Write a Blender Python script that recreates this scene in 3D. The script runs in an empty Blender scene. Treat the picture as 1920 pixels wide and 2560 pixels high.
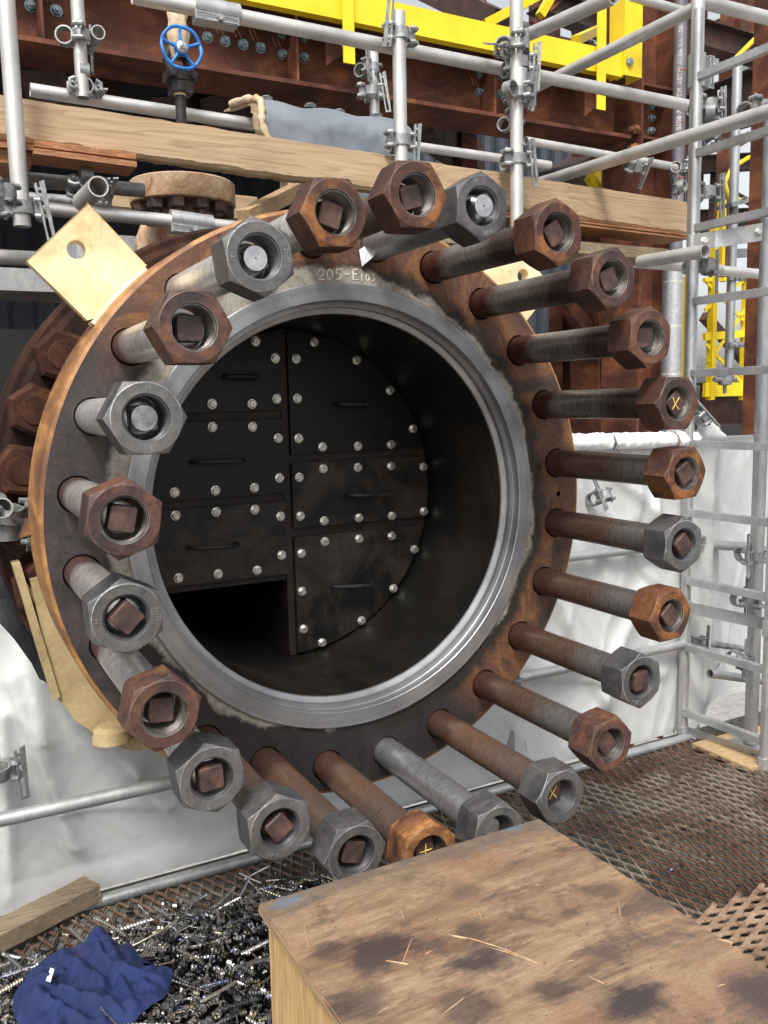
import bpy, bmesh, math, random
from mathutils import Vector, Matrix, noise
from mathutils.geometry import delaunay_2d_cdt
random.seed(7)
PI = math.pi
R_ = math.radians
scene = bpy.context.scene
C = scene.collection

# ------------------------------------------------------------------ camera
RM = [[0.88263463, -0.46955002, -0.02188338],
      [-0.07873915, -0.10179211, -0.99168468],
      [0.46341802, 0.87701832, -0.12681721]]
CAM = Vector((-0.86568, -1.80163, 0.25045))
FPX = 2158.68
cd = bpy.data.cameras.new('camera')
cam = bpy.data.objects.new('camera', cd)
C.objects.link(cam)
m = Matrix.Identity(4)
for k in range(3):
    m[k][0] = RM[0][k]; m[k][1] = -RM[1][k]; m[k][2] = -RM[2][k]; m[k][3] = CAM[k]
cam.matrix_world = m
cd.sensor_fit = 'VERTICAL'; cd.sensor_height = 36; cd.lens = FPX / 2560 * 36
cd.clip_start = 0.02; cd.clip_end = 500
scene.camera = cam

# ------------------------------------------------------------------ light
world = bpy.data.worlds.new('World'); scene.world = world
world.use_nodes = True
wn = world.node_tree; wn.nodes.clear()
sky = wn.nodes.new('ShaderNodeTexSky'); sky.sky_type = 'NISHITA'; sky.sun_disc = False
SUN_EL, SUN_AZ = R_(52), R_(215)
sky.sun_elevation = SUN_EL; sky.sun_rotation = SUN_AZ
sky.dust_density = 4.0; sky.air_density = 1.0
hs = wn.nodes.new('ShaderNodeHueSaturation'); hs.inputs['Saturation'].default_value = 0.22
bg = wn.nodes.new('ShaderNodeBackground'); bg.inputs['Strength'].default_value = 0.14
wo = wn.nodes.new('ShaderNodeOutputWorld')
wn.links.new(sky.outputs[0], hs.inputs['Color']); wn.links.new(hs.outputs[0], bg.inputs['Color'])
wn.links.new(bg.outputs[0], wo.inputs['Surface'])
sd = bpy.data.lights.new('sun', 'SUN'); sd.energy = 1.9; sd.angle = R_(13); sd.color = (1, .965, .91)
sun = bpy.data.objects.new('sun', sd); C.objects.link(sun)
sdir = Vector((math.sin(SUN_AZ) * math.cos(SUN_EL), math.cos(SUN_AZ) * math.cos(SUN_EL), math.sin(SUN_EL)))
sun.rotation_euler = sdir.to_track_quat('Z', 'Y').to_euler()
scene.view_settings.view_transform = 'Standard'
scene.view_settings.look = 'None'
scene.view_settings.exposure = 0.72
scene.view_settings.gamma = 1

# ------------------------------------------------------------------ helpers
def ray(u, v):
    a, b = (u - 960) / FPX, (v - 1280) / FPX
    return Vector([RM[0][k] * a + RM[1][k] * b + RM[2][k] for k in range(3)])
def at(u, v, X=None, Y=None, Z=None, D=None):
    """world point seen at photo pixel (u, v) on the plane x=X, y=Y or z=Z"""
    r = ray(u, v)
    t = D
    if Y is not None: t = (Y - CAM[1]) / r[1]
    elif Z is not None: t = (Z - CAM[2]) / r[2]
    elif X is not None: t = (X - CAM[0]) / r[0]
    return CAM + r * t
V = Vector

def tag(o, label=None, cat=None, group=None, kind=None):
    if label: o['label'] = label
    if cat: o['category'] = cat
    if group: o['group'] = group
    if kind: o['kind'] = kind
    return o
def empty(name, loc, label=None, cat=None, group=None):
    o = bpy.data.objects.new(name, None); C.objects.link(o)
    o.location = loc; o.empty_display_size = .05
    return tag(o, label, cat, group)
def wloc(o):
    p = V((0, 0, 0))
    while o is not None:
        p = p + o.location; o = o.parent
    return p
def mesh_from(bm, name, mats, smooth=None):
    bmesh.ops.recalc_face_normals(bm, faces=bm.faces)
    me = bpy.data.meshes.new(name); bm.to_mesh(me); bm.free()
    if not isinstance(mats, (list, tuple)): mats = [mats]
    for x in mats: me.materials.append(x)
    if smooth is not None:
        me.polygons.foreach_set('use_smooth', [True] * len(me.polygons))
        if smooth < 180: me.set_sharp_from_angle(angle=R_(smooth))
    return me
def obj(name, bm, mats, parent=None, smooth=35, local=False):
    """link bm as one object; world coordinates unless local"""
    if parent is not None and not local and isinstance(bm, bmesh.types.BMesh):
        bmesh.ops.translate(bm, verts=bm.verts, vec=-wloc(parent))
    me = mesh_from(bm, name, mats, smooth) if isinstance(bm, bmesh.types.BMesh) else bm
    o = bpy.data.objects.new(name, me); C.objects.link(o)
    if parent is not None: o.parent = parent
    return o
def solo(name, bm, mats, label=None, cat=None, group=None, kind=None, smooth=35):
    """a thing that is one mesh: origin moved to the mesh's base"""
    xs = [v.co for v in bm.verts]
    c = V(((min(p.x for p in xs) + max(p.x for p in xs)) / 2, (min(p.y for p in xs) + max(p.y for p in xs)) / 2, min(p.z for p in xs)))
    bmesh.ops.translate(bm, verts=bm.verts, vec=-c)
    o = obj(name, bm, mats, None, smooth); o.location = c
    return tag(o, label, cat, group, kind)
def NB(): return bmesh.new()
def frame(d):
    d = d.normalized()
    a = V((0, 0, 1)) if abs(d.z) < .9 else V((1, 0, 0))
    x = d.cross(a).normalized(); y = d.cross(x).normalized()
    return x, y
def ring(bm, c, x, y, r, n, ph=0):
    return [bm.verts.new(c + x * (r * math.cos(2 * PI * k / n + ph)) + y * (r * math.sin(2 * PI * k / n + ph))) for k in range(n)]
def bridge(bm, a, b, mi=0):
    n = len(a); out = []
    for k in range(n):
        f = bm.faces.new((a[k], a[(k + 1) % n], b[(k + 1) % n], b[k])); f.material_index = mi; out.append(f)
    return out
def tube(bm, p0, p1, r, n=16, mi=0, hollow=0, r1=None, caps=True):
    p0, p1 = V(p0), V(p1); x, y = frame(p1 - p0)
    r1 = r if r1 is None else r1
    a = ring(bm, p0, x, y, r, n); b = ring(bm, p1, x, y, r1, n); bridge(bm, a, b, mi)
    if hollow:
        d = (p1 - p0).normalized() * .12
        for p, q, s in ((p0, a, 1), (p1, b, -1)):
            i = ring(bm, p, x, y, r * hollow, n); bridge(bm, q, i, mi)
            j = ring(bm, p + d * s, x, y, r * hollow, n); bridge(bm, i, j, mi)
            f = bm.faces.new(j); f.material_index = mi
    elif caps:
        for q in (a, b):
            f = bm.faces.new(q); f.material_index = mi
def path(bm, pts, r, n=8, mi=0, closed=False):
    pts = [V(p) for p in pts]; rs = []
    N = len(pts); px = None
    for k, p in enumerate(pts):
        d = (pts[(k + 1) % N] - pts[k - 1]) if closed or 0 < k < N - 1 else (pts[1] - pts[0] if k == 0 else pts[-1] - pts[-2])
        d.normalize()
        if px is None: x, y = frame(d)
        else:
            x = (px - d * px.dot(d)).normalized(); y = d.cross(x)
        px = x
        rr = r[k] if isinstance(r, (list, tuple)) else r
        rs.append(ring(bm, p, x, y, rr, n))
    for k in range(N - 1): bridge(bm, rs[k], rs[k + 1], mi)
    if closed: bridge(bm, rs[-1], rs[0], mi)
    else:
        for q in (rs[0], rs[-1]):
            f = bm.faces.new(q); f.material_index = mi
def box(bm, lo, hi, mi=0, rot=None, c=None):
    lo, hi = V(lo), V(hi)
    vs = []
    for z in (lo.z, hi.z):
        for x, y in ((lo.x, lo.y), (hi.x, lo.y), (hi.x, hi.y), (lo.x, hi.y)):
            p = V((x, y, z))
            if rot is not None:
                cc = (lo + hi) / 2 if c is None else V(c)
                p = cc + rot @ (p - cc)
            vs.append(bm.verts.new(p))
    for f in ((0, 1, 2, 3), (4, 5, 6, 7), (0, 1, 5, 4), (1, 2, 6, 5), (2, 3, 7, 6), (3, 0, 4, 7)):
        g = bm.faces.new([vs[i] for i in f]); g.material_index = mi
def bar(bm, p0, p1, w, h, mi=0, up=V((0, 0, 1))):
    """rectangular bar between two points; w across, h along up"""
    p0, p1 = V(p0), V(p1); d = (p1 - p0).normalized()
    x = d.cross(up).normalized(); z = x.cross(d).normalized()
    q = []
    for p in (p0, p1):
        q.append([bm.verts.new(p + x * (sx * w / 2) + z * (sz * h / 2)) for sx, sz in ((-1, -1), (1, -1), (1, 1), (-1, 1))])
    bridge(bm, q[0], q[1], mi)
    for s in q:
        f = bm.faces.new(s); f.material_index = mi
def prism(bm, pts, ext, mi=0):
    a = [bm.verts.new(V(p)) for p in pts]; b = [bm.verts.new(V(p) + V(ext)) for p in pts]
    bridge(bm, a, b, mi)
    for s in (a, b):
        f = bm.faces.new(s); f.material_index = mi
def bevel(bm, w, seg=2, ang=30):
    es = [e for e in bm.edges if len(e.link_faces) == 2 and e.calc_face_angle(0) > R_(ang)]
    bmesh.ops.bevel(bm, geom=es, offset=w, segments=seg, affect='EDGES', profile=.6)
def lathe(bm, prof, n=96, c=(0, 0, 0), axis='Y', mi=0, cap0=False, cap1=False):
    """prof: (radius, position along axis[, material of the band that follows])"""
    c = V(c)
    ax = {'Y': (V((1, 0, 0)), V((0, 0, 1)), V((0, 1, 0))), 'Z': (V((1, 0, 0)), V((0, 1, 0)), V((0, 0, 1))), 'X': (V((0, 1, 0)), V((0, 0, 1)), V((1, 0, 0)))}[axis]
    rs = [ring(bm, c + ax[2] * p[1], ax[0], ax[1], p[0], n) for p in prof]
    for k in range(len(rs) - 1):
        bridge(bm, rs[k], rs[k + 1], prof[k][2] if len(prof[k]) > 2 else mi)
    if cap0: bm.faces.new(rs[0]).material_index = mi
    if cap1: bm.faces.new(rs[-1]).material_index = mi
def hexprism(bm, p0, d, r, h, mi=0, ph=0, dome=0.2):
    """hexagonal bolt head / nut: base p0, direction d, corner radius r, height h"""
    d = V(d).normalized(); x, y = frame(d); p0 = V(p0)
    a = ring(bm, p0, x, y, r, 6, ph); b = ring(bm, p0 + d * (h * .88), x, y, r, 6, ph); c = ring(bm, p0 + d * h, x, y, r * .84, 6, ph)
    bridge(bm, a, b, mi); bridge(bm, b, c, mi); bm.faces.new(c).material_index = mi; bm.faces.new(a).material_index = mi
def fbm(x, y, z=0, o=4):
    return noise.fractal(V((x, y, z)), 1.0, 2.0, o)

# ------------------------------------------------------------------ materials
class NT:
    def __init__(s, name):
        s.m = bpy.data.materials.new(name); s.m.use_nodes = True
        s.t = s.m.node_tree; s.n = s.t.nodes; s.l = s.t.links
        s.b = s.n['Principled BSDF']
        s.tc = s.n.new('ShaderNodeTexCoord')
        s.co = s.tc.outputs['Object']
    def link(s, a, b): s.l.new(a, b)
    def setv(s, inp, v):
        if isinstance(v, bpy.types.NodeSocket): s.l.new(v, inp)
        elif v is not None: inp.default_value = v
    def mapping(s, scale=(1, 1, 1), loc=(0, 0, 0), rot=(0, 0, 0), src=None):
        n = s.n.new('ShaderNodeMapping'); s.l.new(src or s.co, n.inputs[0])
        n.inputs['Scale'].default_value = scale; n.inputs['Location'].default_value = loc; n.inputs['Rotation'].default_value = rot
        return n.outputs[0]
    def rnd(s):
        """offset texture space per object"""
        oi = s.n.new('ShaderNodeObjectInfo'); mu = s.n.new('ShaderNodeMath'); mu.operation = 'MULTIPLY'; mu.inputs[1].default_value = 37.0
        s.l.new(oi.outputs['Random'], mu.inputs[0])
        va = s.n.new('ShaderNodeVectorMath'); va.operation = 'ADD'
        s.l.new(s.co, va.inputs[0]); s.l.new(mu.outputs[0], va.inputs[1])
        return va.outputs[0]
    def noise(s, scale, detail=6, rough=.6, co=None, dist=0):
        n = s.n.new('ShaderNodeTexNoise'); s.setv(n.inputs['Vector'], co or s.co)
        n.inputs['Scale'].default_value = scale; n.inputs['Detail'].default_value = detail
        n.inputs['Roughness'].default_value = rough; n.inputs['Distortion'].default_value = dist
        return n.outputs['Fac']
    def ramp(s, fac, stops, interp='LINEAR'):
        n = s.n.new('ShaderNodeValToRGB'); s.setv(n.inputs[0], fac); n.color_ramp.interpolation = interp
        e = n.color_ramp.elements
        while len(e) < len(stops): e.new(.5)
        for k, (p, c) in enumerate(stops):
            e[k].position = p; e[k].color = (c[0], c[1], c[2], 1) if not isinstance(c, (int, float)) else (c, c, c, 1)
        return n.outputs[0]
    def mix(s, fac, a, b, mode='MIX'):
        n = s.n.new('ShaderNodeMix'); n.data_type = 'RGBA'; n.blend_type = mode
        s.setv(n.inputs[0], fac)
        for i, v in ((6, a), (7, b)):
            if isinstance(v, (tuple, list)): v = (v[0], v[1], v[2], 1)
            elif isinstance(v, float): v = (v, v, v, 1)
            s.setv(n.inputs[i], v)
        return n.outputs[2]
    def math(s, op, a, b=None, clamp=False):
        n = s.n.new('ShaderNodeMath'); n.operation = op; n.use_clamp = clamp
        s.setv(n.inputs[0], a)
        if b is not None: s.setv(n.inputs[1], b)
        return n.outputs[0]
    def sep(s, src=None):
        n = s.n.new('ShaderNodeSeparateXYZ'); s.l.new(src or s.co, n.inputs[0]); return n.outputs
    def bump(s, h, strength=.3, dist=.002, normal=None):
        n = s.n.new('ShaderNodeBump'); s.setv(n.inputs['Height'], h)
        n.inputs['Strength'].default_value = strength; n.inputs['Distance'].default_value = dist
        if normal is not None: s.l.new(normal, n.inputs['Normal'])
        return n.outputs[0]
    def out(s, color=None, rough=None, metal=None, normal=None, **k):
        if isinstance(color, (tuple, list)): color = (color[0], color[1], color[2], 1)
        s.setv(s.b.inputs['Base Color'], color); s.setv(s.b.inputs['Roughness'], rough); s.setv(s.b.inputs['Metallic'], metal)
        if normal is not None: s.l.new(normal, s.b.inputs['Normal'])
        for a, v in k.items(): s.setv(s.b.inputs[a.replace('_', ' ')], v)
        return s.m

def metal3(name, c1, c2, c3, scale=12, rough=(.45, .75), metal=.3, bump=.35, stretch=(1, 1, 1), lim=(.35, .5, .65), fine=90, speck=.35, bd=.0015, spec=.5):
    """three-colour mottled metal"""
    t = NT(name); co = t.mapping(stretch, src=t.rnd())
    n1 = t.noise(scale, 8, .62, co, .6); n2 = t.noise(fine, 5, .7, co)
    col = t.ramp(n1, [(lim[0], c1), (lim[1], c2), (lim[2], c3)])
    v = t.ramp(n2, [(.3, 1 - speck), (.7, 1 + speck)])
    col = t.mix(1.0, col, v, 'MULTIPLY')
    rg = t.ramp(n2, [(.3, rough[0]), (.7, rough[1])])
    return t.out(col, rg, metal, t.bump(t.math('ADD', n1, n2), bump, bd), Specular_IOR_Level=spec)

rust = metal3('rust_brown', (.035, .02, .017), (.075, .034, .024), (.19, .075, .028), 8, (.5, .75), .1, .3, lim=(.34, .5, .7), spec=.3)
rust_o = metal3('rust_orange', (.05, .028, .024), (.17, .072, .03), (.36, .17, .06), 9, (.5, .8), .1, .35, lim=(.36, .48, .62), spec=.3)
rust_m = metal3('rust_mixed', (.04, .026, .024), (.085, .038, .025), (.25, .1, .032), 11, (.48, .75), .1, .3, lim=(.36, .49, .62), spec=.3)
rust_p = metal3('rust_purple', (.045, .031, .03), (.085, .046, .038), (.17, .075, .042), 10, (.42, .65), .2, .25, lim=(.38, .5, .64), spec=.35)
nutgrey = metal3('nut_grey', (.07, .068, .067), (.108, .106, .104), (.15, .146, .142), 9, (.48, .68), .35, .25, speck=.2)
nutdark = metal3('nut_dark', (.05, .048, .049), (.085, .082, .084), (.13, .12, .118), 11, (.42, .62), .35, .25, speck=.25)
nutedge = metal3('worn_edge', (.16, .16, .16), (.3, .3, .305), (.48, .48, .48), 30, (.3, .5), .7, .2, speck=.3)
rustedge = metal3('rust_edge', (.08, .055, .045), (.14, .085, .06), (.24, .14, .09), 60, (.4, .6), .4, .2, speck=.3)
silver = metal3('bright_steel', (.42, .42, .43), (.55, .55, .55), (.66, .65, .63), 30, (.22, .38), 1, .1, (1, 6, 1), speck=.15)
sqbrown = metal3('square_brown', (.04, .026, .025), (.07, .042, .037), (.13, .07, .048), 28, (.45, .65), .25, .3, speck=.25)
galv = metal3('galvanised', (.34, .35, .355), (.42, .43, .435), (.5, .505, .5), 7, (.36, .52), .65, .12, (1, 1, .5), speck=.12)
galvd = metal3('galvanised_dull', (.2, .21, .21), (.29, .3, .3), (.38, .385, .38), 26, (.45, .65), .55, .3, speck=.25)
def tube_mat():
    t = NT('aluminium_tube'); co = t.rnd(); n = t.noise(5, 8, .62, co); n2 = t.noise(40, 8, .8, co); n3 = t.noise(14, 8, .8, co)
    col = t.ramp(n, [(.3, (.4, .39, .37)), (.5, (.55, .54, .52)), (.68, (.64, .63, .6))])
    col = t.mix(t.ramp(n3, [(.6, 0), (.68, .7)]), col, (.24, .21, .17))
    col = t.mix(t.ramp(n2, [(.64, 0), (.7, .7)]), col, (.17, .14, .11))
    col = t.mix(t.ramp(n2, [(.3, .6), (.36, 0)]), col, (.75, .74, .71))
    return t.out(col, t.ramp(n3, [(.35, .34), (.65, .6)]), t.ramp(n3, [(.58, .6), (.68, .1)]), t.bump(t.math('ADD', n, n2), .15, .0015))
alu = tube_mat()
alu_old = metal3('aluminium_tube', (.4, .39, .37), (.55, .54, .52), (.62, .61, .585), 5, (.36, .52), .6, .12, (1, 1, 1), lim=(.3, .46, .66), speck=.13)
blackrust = metal3('black_scale', (.006, .006, .006), (.014, .012, .011), (.04, .027, .02), 5, (.4, .75), .3, .3, lim=(.35, .55, .8))
beamrust = metal3('beam_rust', (.055, .023, .016), (.12, .043, .026), (.26, .1, .04), 3.6, (.6, .85), .0, .25, (1, 1, 1.5), lim=(.36, .52, .72), spec=.25)
beamdark = metal3('beam_dark', (.03, .018, .015), (.05, .026, .02), (.09, .04, .026), 4, (.6, .9), .1, .2)
def yellow_mat():
    t = NT('yellow_paint'); n = t.noise(5, 6, .6); n2 = t.noise(30, 8, .75); n3 = t.noise(8, 8, .8, t.mapping((1, 1, .15)))
    col = t.ramp(n, [(.35, (.76, .54, .012)), (.65, (.87, .645, .018))])
    col = t.mix(t.ramp(n3, [(.58, 0), (.75, .4)]), col, (.45, .3, .05))
    col = t.mix(t.ramp(n2, [(.67, 0), (.7, .85)]), col, (.13, .07, .04))
    return t.out(col, t.ramp(n, [(.3, .35), (.7, .55)]), 0, t.bump(n2, .1, .001))
yellow = yellow_mat()
def cream_mat():
    t = NT('cream_primer'); n = t.noise(9, 8, .65); n2 = t.noise(26, 8, .75); n3 = t.noise(90, 5, .7)
    col = t.ramp(n, [(.3, (.6, .42, .2)), (.45, (.76, .6, .34)), (.62, (.84, .71, .46))])
    col = t.mix(t.ramp(n2, [(.58, 0), (.7, .6)]), col, (.42, .22, .1))
    col = t.mix(t.ramp(n2, [(.28, .5), (.36, 0)]), col, (.3, .22, .13))
    col = t.mix(1.0, col, t.ramp(n3, [(.3, .9), (.7, 1.06)]), 'MULTIPLY')
    return t.out(col, .55, 0, t.bump(t.math('ADD', n2, n3), .25, .001))
cream = cream_mat()
beige = metal3('beige_paint', (.22, .15, .07), (.36, .27, .135), (.44, .34, .18), 8, (.5, .7), 0, .2, speck=.15, lim=(.3, .42, .6))
tanrust = metal3('tan_rust', (.25, .11, .05), (.42, .27, .16), (.5, .38, .26), 11, (.6, .85), 0, .35, speck=.3, lim=(.34, .46, .62))
blackpaint = metal3('black_iron', (.012, .012, .013), (.03, .028, .027), (.06, .045, .035), 18, (.45, .7), .2, .3)
bluepaint = metal3('blue_paint', (.01, .12, .42), (.015, .17, .52), (.03, .22, .6), 20, (.3, .45), 0, .1, speck=.12)
boltzinc = metal3('zinc_bolt', (.6, .58, .52), (.74, .72, .66), (.82, .8, .75), 40, (.25, .42), .6, .15, speck=.15)
bluezinc = metal3('blue_zinc', (.15, .22, .25), (.24, .33, .36), (.4, .48, .5), 60, (.35, .5), .5, .15, speck=.2)
darkwall = metal3('shaded_concrete', (.006, .006, .0065), (.010, .010, .0105), (.018, .017, .016), 2, (.8, .95), 0, .1)  # concrete; its near-black colour holds the gloom of the enclosed space
purplepipe = metal3('purple_pipe', (.09, .07, .075), (.15, .135, .155), (.22, .21, .24), 3, (.35, .5), .35, .1, speck=.1)
clad = metal3('clad_steel', (.5, .5, .51), (.62, .62, .63), (.7, .7, .7), 60, (.3, .45), .8, .15, speck=.15)
padgrey = metal3('blanket_grey', (.27, .31, .36), (.33, .37, .425), (.37, .41, .46), 5, (.55, .75), 0, .15, speck=.08)
padtan = metal3('blanket_tan', (.4, .28, .16), (.55, .42, .27), (.62, .5, .36), 14, (.7, .9), 0, .5, speck=.15, bd=.006)
chalk = metal3('chalk', (.6, .55, .42), (.75, .7, .58), (.8, .76, .68), 80, (.8, .95), 0, .3, speck=.4)
ychalk = metal3('yellow_chalk', (.6, .42, .06), (.72, .52, .1), (.8, .6, .16), 80, (.8, .95), 0, .3, speck=.3)
whitepaint = metal3('white_patch', (.6, .62, .64), (.72, .74, .76), (.8, .8, .8), 30, (.4, .6), 0, .2, speck=.1)
redpaint = metal3('red_mark', (.4, .05, .04), (.5, .08, .06), (.3, .12, .1), 60, (.5, .7), .1, .2)

def shank(name, root, mid, tip, metal=.5, rough=(.22, .46), threads=True, L=.46):
    """stud shank: three zones along y, with threads near the nut"""
    t = NT(name); co = t.rnd(); xyz = t.sep()
    n1 = t.noise(7, 6, .6, co); n2 = t.noise(45, 5, .7, t.mapping((1, 3.5, 1), src=co)); n3 = t.noise(120, 4, .7, t.mapping((.12, 1, .12), src=co))
    p = t.math('MULTIPLY', xyz[1], -1 / L)
    p = t.math('ADD', p, t.math('MULTIPLY', t.math('SUBTRACT', n1, .5), .35))
    col = t.ramp(p, [(0.0, root), (.12, root), (.24, mid), (.5, mid), (.64, tip), (1, tip)])
    col = t.mix(1.0, col, t.ramp(n2, [(.3, .72), (.7, 1.3)]), 'MULTIPLY')
    col = t.mix(t.ramp(n3, [(.5, 0), (.8, .2)]), col, t.mix(1.0, col, 1.7, 'MULTIPLY'))
    thr = t.math('SINE', t.math('MULTIPLY', xyz[1], 2 * PI / .0042))
    tmask = t.ramp(t.math('MULTIPLY', xyz[1], -1 / L), [(.5, 0), (.62, 1)])
    h = t.math('ADD', t.math('MULTIPLY', thr, t.math('MULTIPLY', tmask, .16 if threads else 0)), t.math('MULTIPLY', n2, .5))
    return t.out(col, t.ramp(n2, [(.3, rough[0]), (.7, rough[1])]), metal, t.bump(h, .28, .0012))
sh_brown = shank('shank_brown', (.08, .04, .03), (.12, .072, .052), (.13, .115, .108))
sh_blue = shank('shank_blued', (.085, .036, .027), (.22, .19, .17), (.08, .052, .043), .65, (.22, .4))
sh_rust = shank('shank_rust', (.075, .038, .028), (.125, .072, .048), (.1, .07, .058), .25)
sh_silver = shank('shank_silver', (.66, .65, .63), (.8, .78, .76), (.7, .68, .66), .8, (.25, .42))
sh_mix = shank('shank_mixed', (.17, .095, .08), (.5, .46, .43), (.62, .6, .58), .7, (.22, .42))
sh_dark = shank('shank_steel', (.34, .34, .345), (.38, .38, .385), (.36, .355, .36), .8, (.28, .45))

def bore_mat(name, c1, c2, metal):
    t = NT(name); xyz = t.sep(); n = t.noise(20, 5, .6, t.rnd())
    thr = t.math('SINE', t.math('MULTIPLY', xyz[1], 2 * PI / .0036))
    col = t.mix(1.0, t.ramp(n, [(.35, c1), (.62, c2)]), t.ramp(thr, [(.0, .75), (1, 1.15)]), 'MULTIPLY')
    return t.out(col, .4, metal, t.bump(thr, .8, .0015))
bore_rust = bore_mat('bore_rust', (.1, .08, .07), (.36, .33, .3), .7)
bore_grey = bore_mat('bore_grey', (.12, .12, .125), (.22, .22, .23), .6)

def flange_mat():
    t = NT('flange_face'); x, y, z = t.sep()[:3]
    r = t.math('SQRT', t.math('ADD', t.math('MULTIPLY', x, x), t.math('MULTIPLY', z, z)))
    n1 = t.noise(5, 8, .62, None, .8); n2 = t.noise(22, 8, .65, None, .5); n3 = t.noise(110, 5, .7)
    rust_c = t.ramp(n1, [(.3, (.035, .024, .022)), (.42, (.085, .042, .03)), (.5, (.2, .09, .036)), (.57, (.1, .045, .03)), (.66, (.22, .1, .04)), (.76, (.34, .18, .08))])
    dark_c = t.ramp(n2, [(.3, (.03, .025, .026)), (.5, (.045, .036, .037)), (.78, (.085, .052, .045))])
    # darker, less rusty tone towards the left and bottom
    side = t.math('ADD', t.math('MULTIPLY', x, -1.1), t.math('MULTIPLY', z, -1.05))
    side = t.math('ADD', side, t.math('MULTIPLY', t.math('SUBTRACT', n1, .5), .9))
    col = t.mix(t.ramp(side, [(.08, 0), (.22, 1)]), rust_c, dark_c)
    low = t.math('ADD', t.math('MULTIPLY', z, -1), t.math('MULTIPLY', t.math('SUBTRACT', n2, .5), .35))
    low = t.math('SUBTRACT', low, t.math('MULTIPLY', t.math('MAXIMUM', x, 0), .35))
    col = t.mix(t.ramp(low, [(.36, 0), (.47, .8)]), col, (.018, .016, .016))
    st = t.noise(7, 8, .7, t.mapping((1.6, 1, .35)), .3)
    col = t.mix(t.ramp(st, [(.54, 0), (.66, .75)]), col, (.03, .024, .022))
    # black stain just outside the raised ring, then pale ground band
    rn = t.math('ADD', r, t.math('MULTIPLY', t.math('SUBTRACT', n2, .5), .09))
    col = t.mix(t.ramp(rn, [(.545, .92), (.572, 0)]), col, (.02, .017, .016))
    band = t.math('ADD', r, t.math('MULTIPLY', t.math('SUBTRACT', n2, .5), .05))
    band = t.math('ADD', band, t.math('MULTIPLY', t.math('SUBTRACT', n1, .5), .09))
    band = t.math('ADD', band, t.math('MULTIPLY', t.math('SUBTRACT', n3, .5), .004))
    ul = t.math('MULTIPLY', t.math('MAXIMUM', t.math('SUBTRACT', t.math('MULTIPLY', z, .6), x), 0), .05)
    band = t.math('SUBTRACT', band, ul)
    low2 = t.math('MULTIPLY', t.math('MAXIMUM', t.math('SUBTRACT', 0.0, z), 0), .03)
    band = t.math('ADD', band, low2)
    pale = t.ramp(n2, [(.3, (.17, .145, .12)), (.5, (.3, .27, .23)), (.72, (.42, .39, .34))])
    col = t.mix(t.ramp(band, [(.524, 1), (.534, 0)]), col, pale)
    col = t.mix(1.0, col, t.ramp(n3, [(.3, .7), (.7, 1.3)]), 'MULTIPLY')
    return t.out(col, t.ramp(n2, [(.3, .42), (.7, .75)]), .2, t.bump(t.math('ADD', n2, n3), .3, .0015))
M_flange = flange_mat()
def rim_mat():
    t = NT('flange_rim'); n1 = t.noise(6, 8, .6, t.mapping((1, .25, 1)), .5); n2 = t.noise(60, 5, .7, t.mapping((1, .1, 1)))
    col = t.ramp(n1, [(.3, (.09, .042, .025)), (.42, (.2, .09, .035)), (.52, (.36, .18, .06)), (.62, (.24, .11, .045)), (.74, (.42, .24, .1))])
    col = t.mix(1.0, col, t.ramp(n2, [(.3, .75), (.7, 1.25)]), 'MULTIPLY')
    return t.out(col, .6, .1, t.bump(n2, .2, .001))
M_rim = rim_mat()
def ring_mat():
    t = NT('machined_steel'); x, y, z = t.sep()[:3]
    r = t.math('SQRT', t.math('ADD', t.math('MULTIPLY', x, x), t.math('MULTIPLY', z, z)))
    n1 = t.noise(6, 6, .6); n3 = t.noise(30, 6, .7)
    w = t.n.new('ShaderNodeTexNoise'); w.noise_dimensions = '1D'; t.link(r, w.inputs['W']); w.inputs['Scale'].default_value = 900
    w2 = t.n.new('ShaderNodeTexNoise'); w2.noise_dimensions = '1D'; t.link(r, w2.inputs['W']); w2.inputs['Scale'].default_value = 60
    col = t.ramp(n1, [(.3, (.22, .222, .228)), (.5, (.32, .325, .332)), (.7, (.42, .423, .425))])
    col = t.mix(1.0, col, t.ramp(w2.outputs['Fac'], [(.3, .88), (.7, 1.08)]), 'MULTIPLY')
    col = t.mix(t.ramp(n3, [(.58, 0), (.74, .55)]), col, (.24, .2, .17))
    return t.out(col, t.ramp(n3, [(.3, .34), (.7, .5)]), .75, t.bump(t.math('ADD', w.outputs['Fac'], t.math('MULTIPLY', n1, .3)), .05, .001))
M_ring = ring_mat()
def barrel_mat():
    t = NT('scaled_barrel'); n1 = t.noise(3.5, 8, .62, None, .4); n2 = t.noise(50, 5, .7); n4 = t.noise(9, 8, .7, t.mapping((1, .3, 1)))
    col = t.ramp(n1, [(.32, (.006, .0055, .005)), (.52, (.013, .011, .009)), (.74, (.038, .028, .021))])
    col = t.mix(1.0, col, t.ramp(n2, [(.3, .75), (.7, 1.3)]), 'MULTIPLY')
    z_ = t.sep()[2]
    sc_ = t.noise(26, 6, .8, t.mapping((1, .12, 1), rot=(0, .3, 0)))
    col = t.mix(t.ramp(sc_, [(.62, 0), (.72, .35)]), col, (.06, .05, .042))
    return t.out(col, t.ramp(n4, [(.35, .36), (.65, .62)]), .25, t.bump(n1, .2, .003))
M_barrel = barrel_mat()
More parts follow.
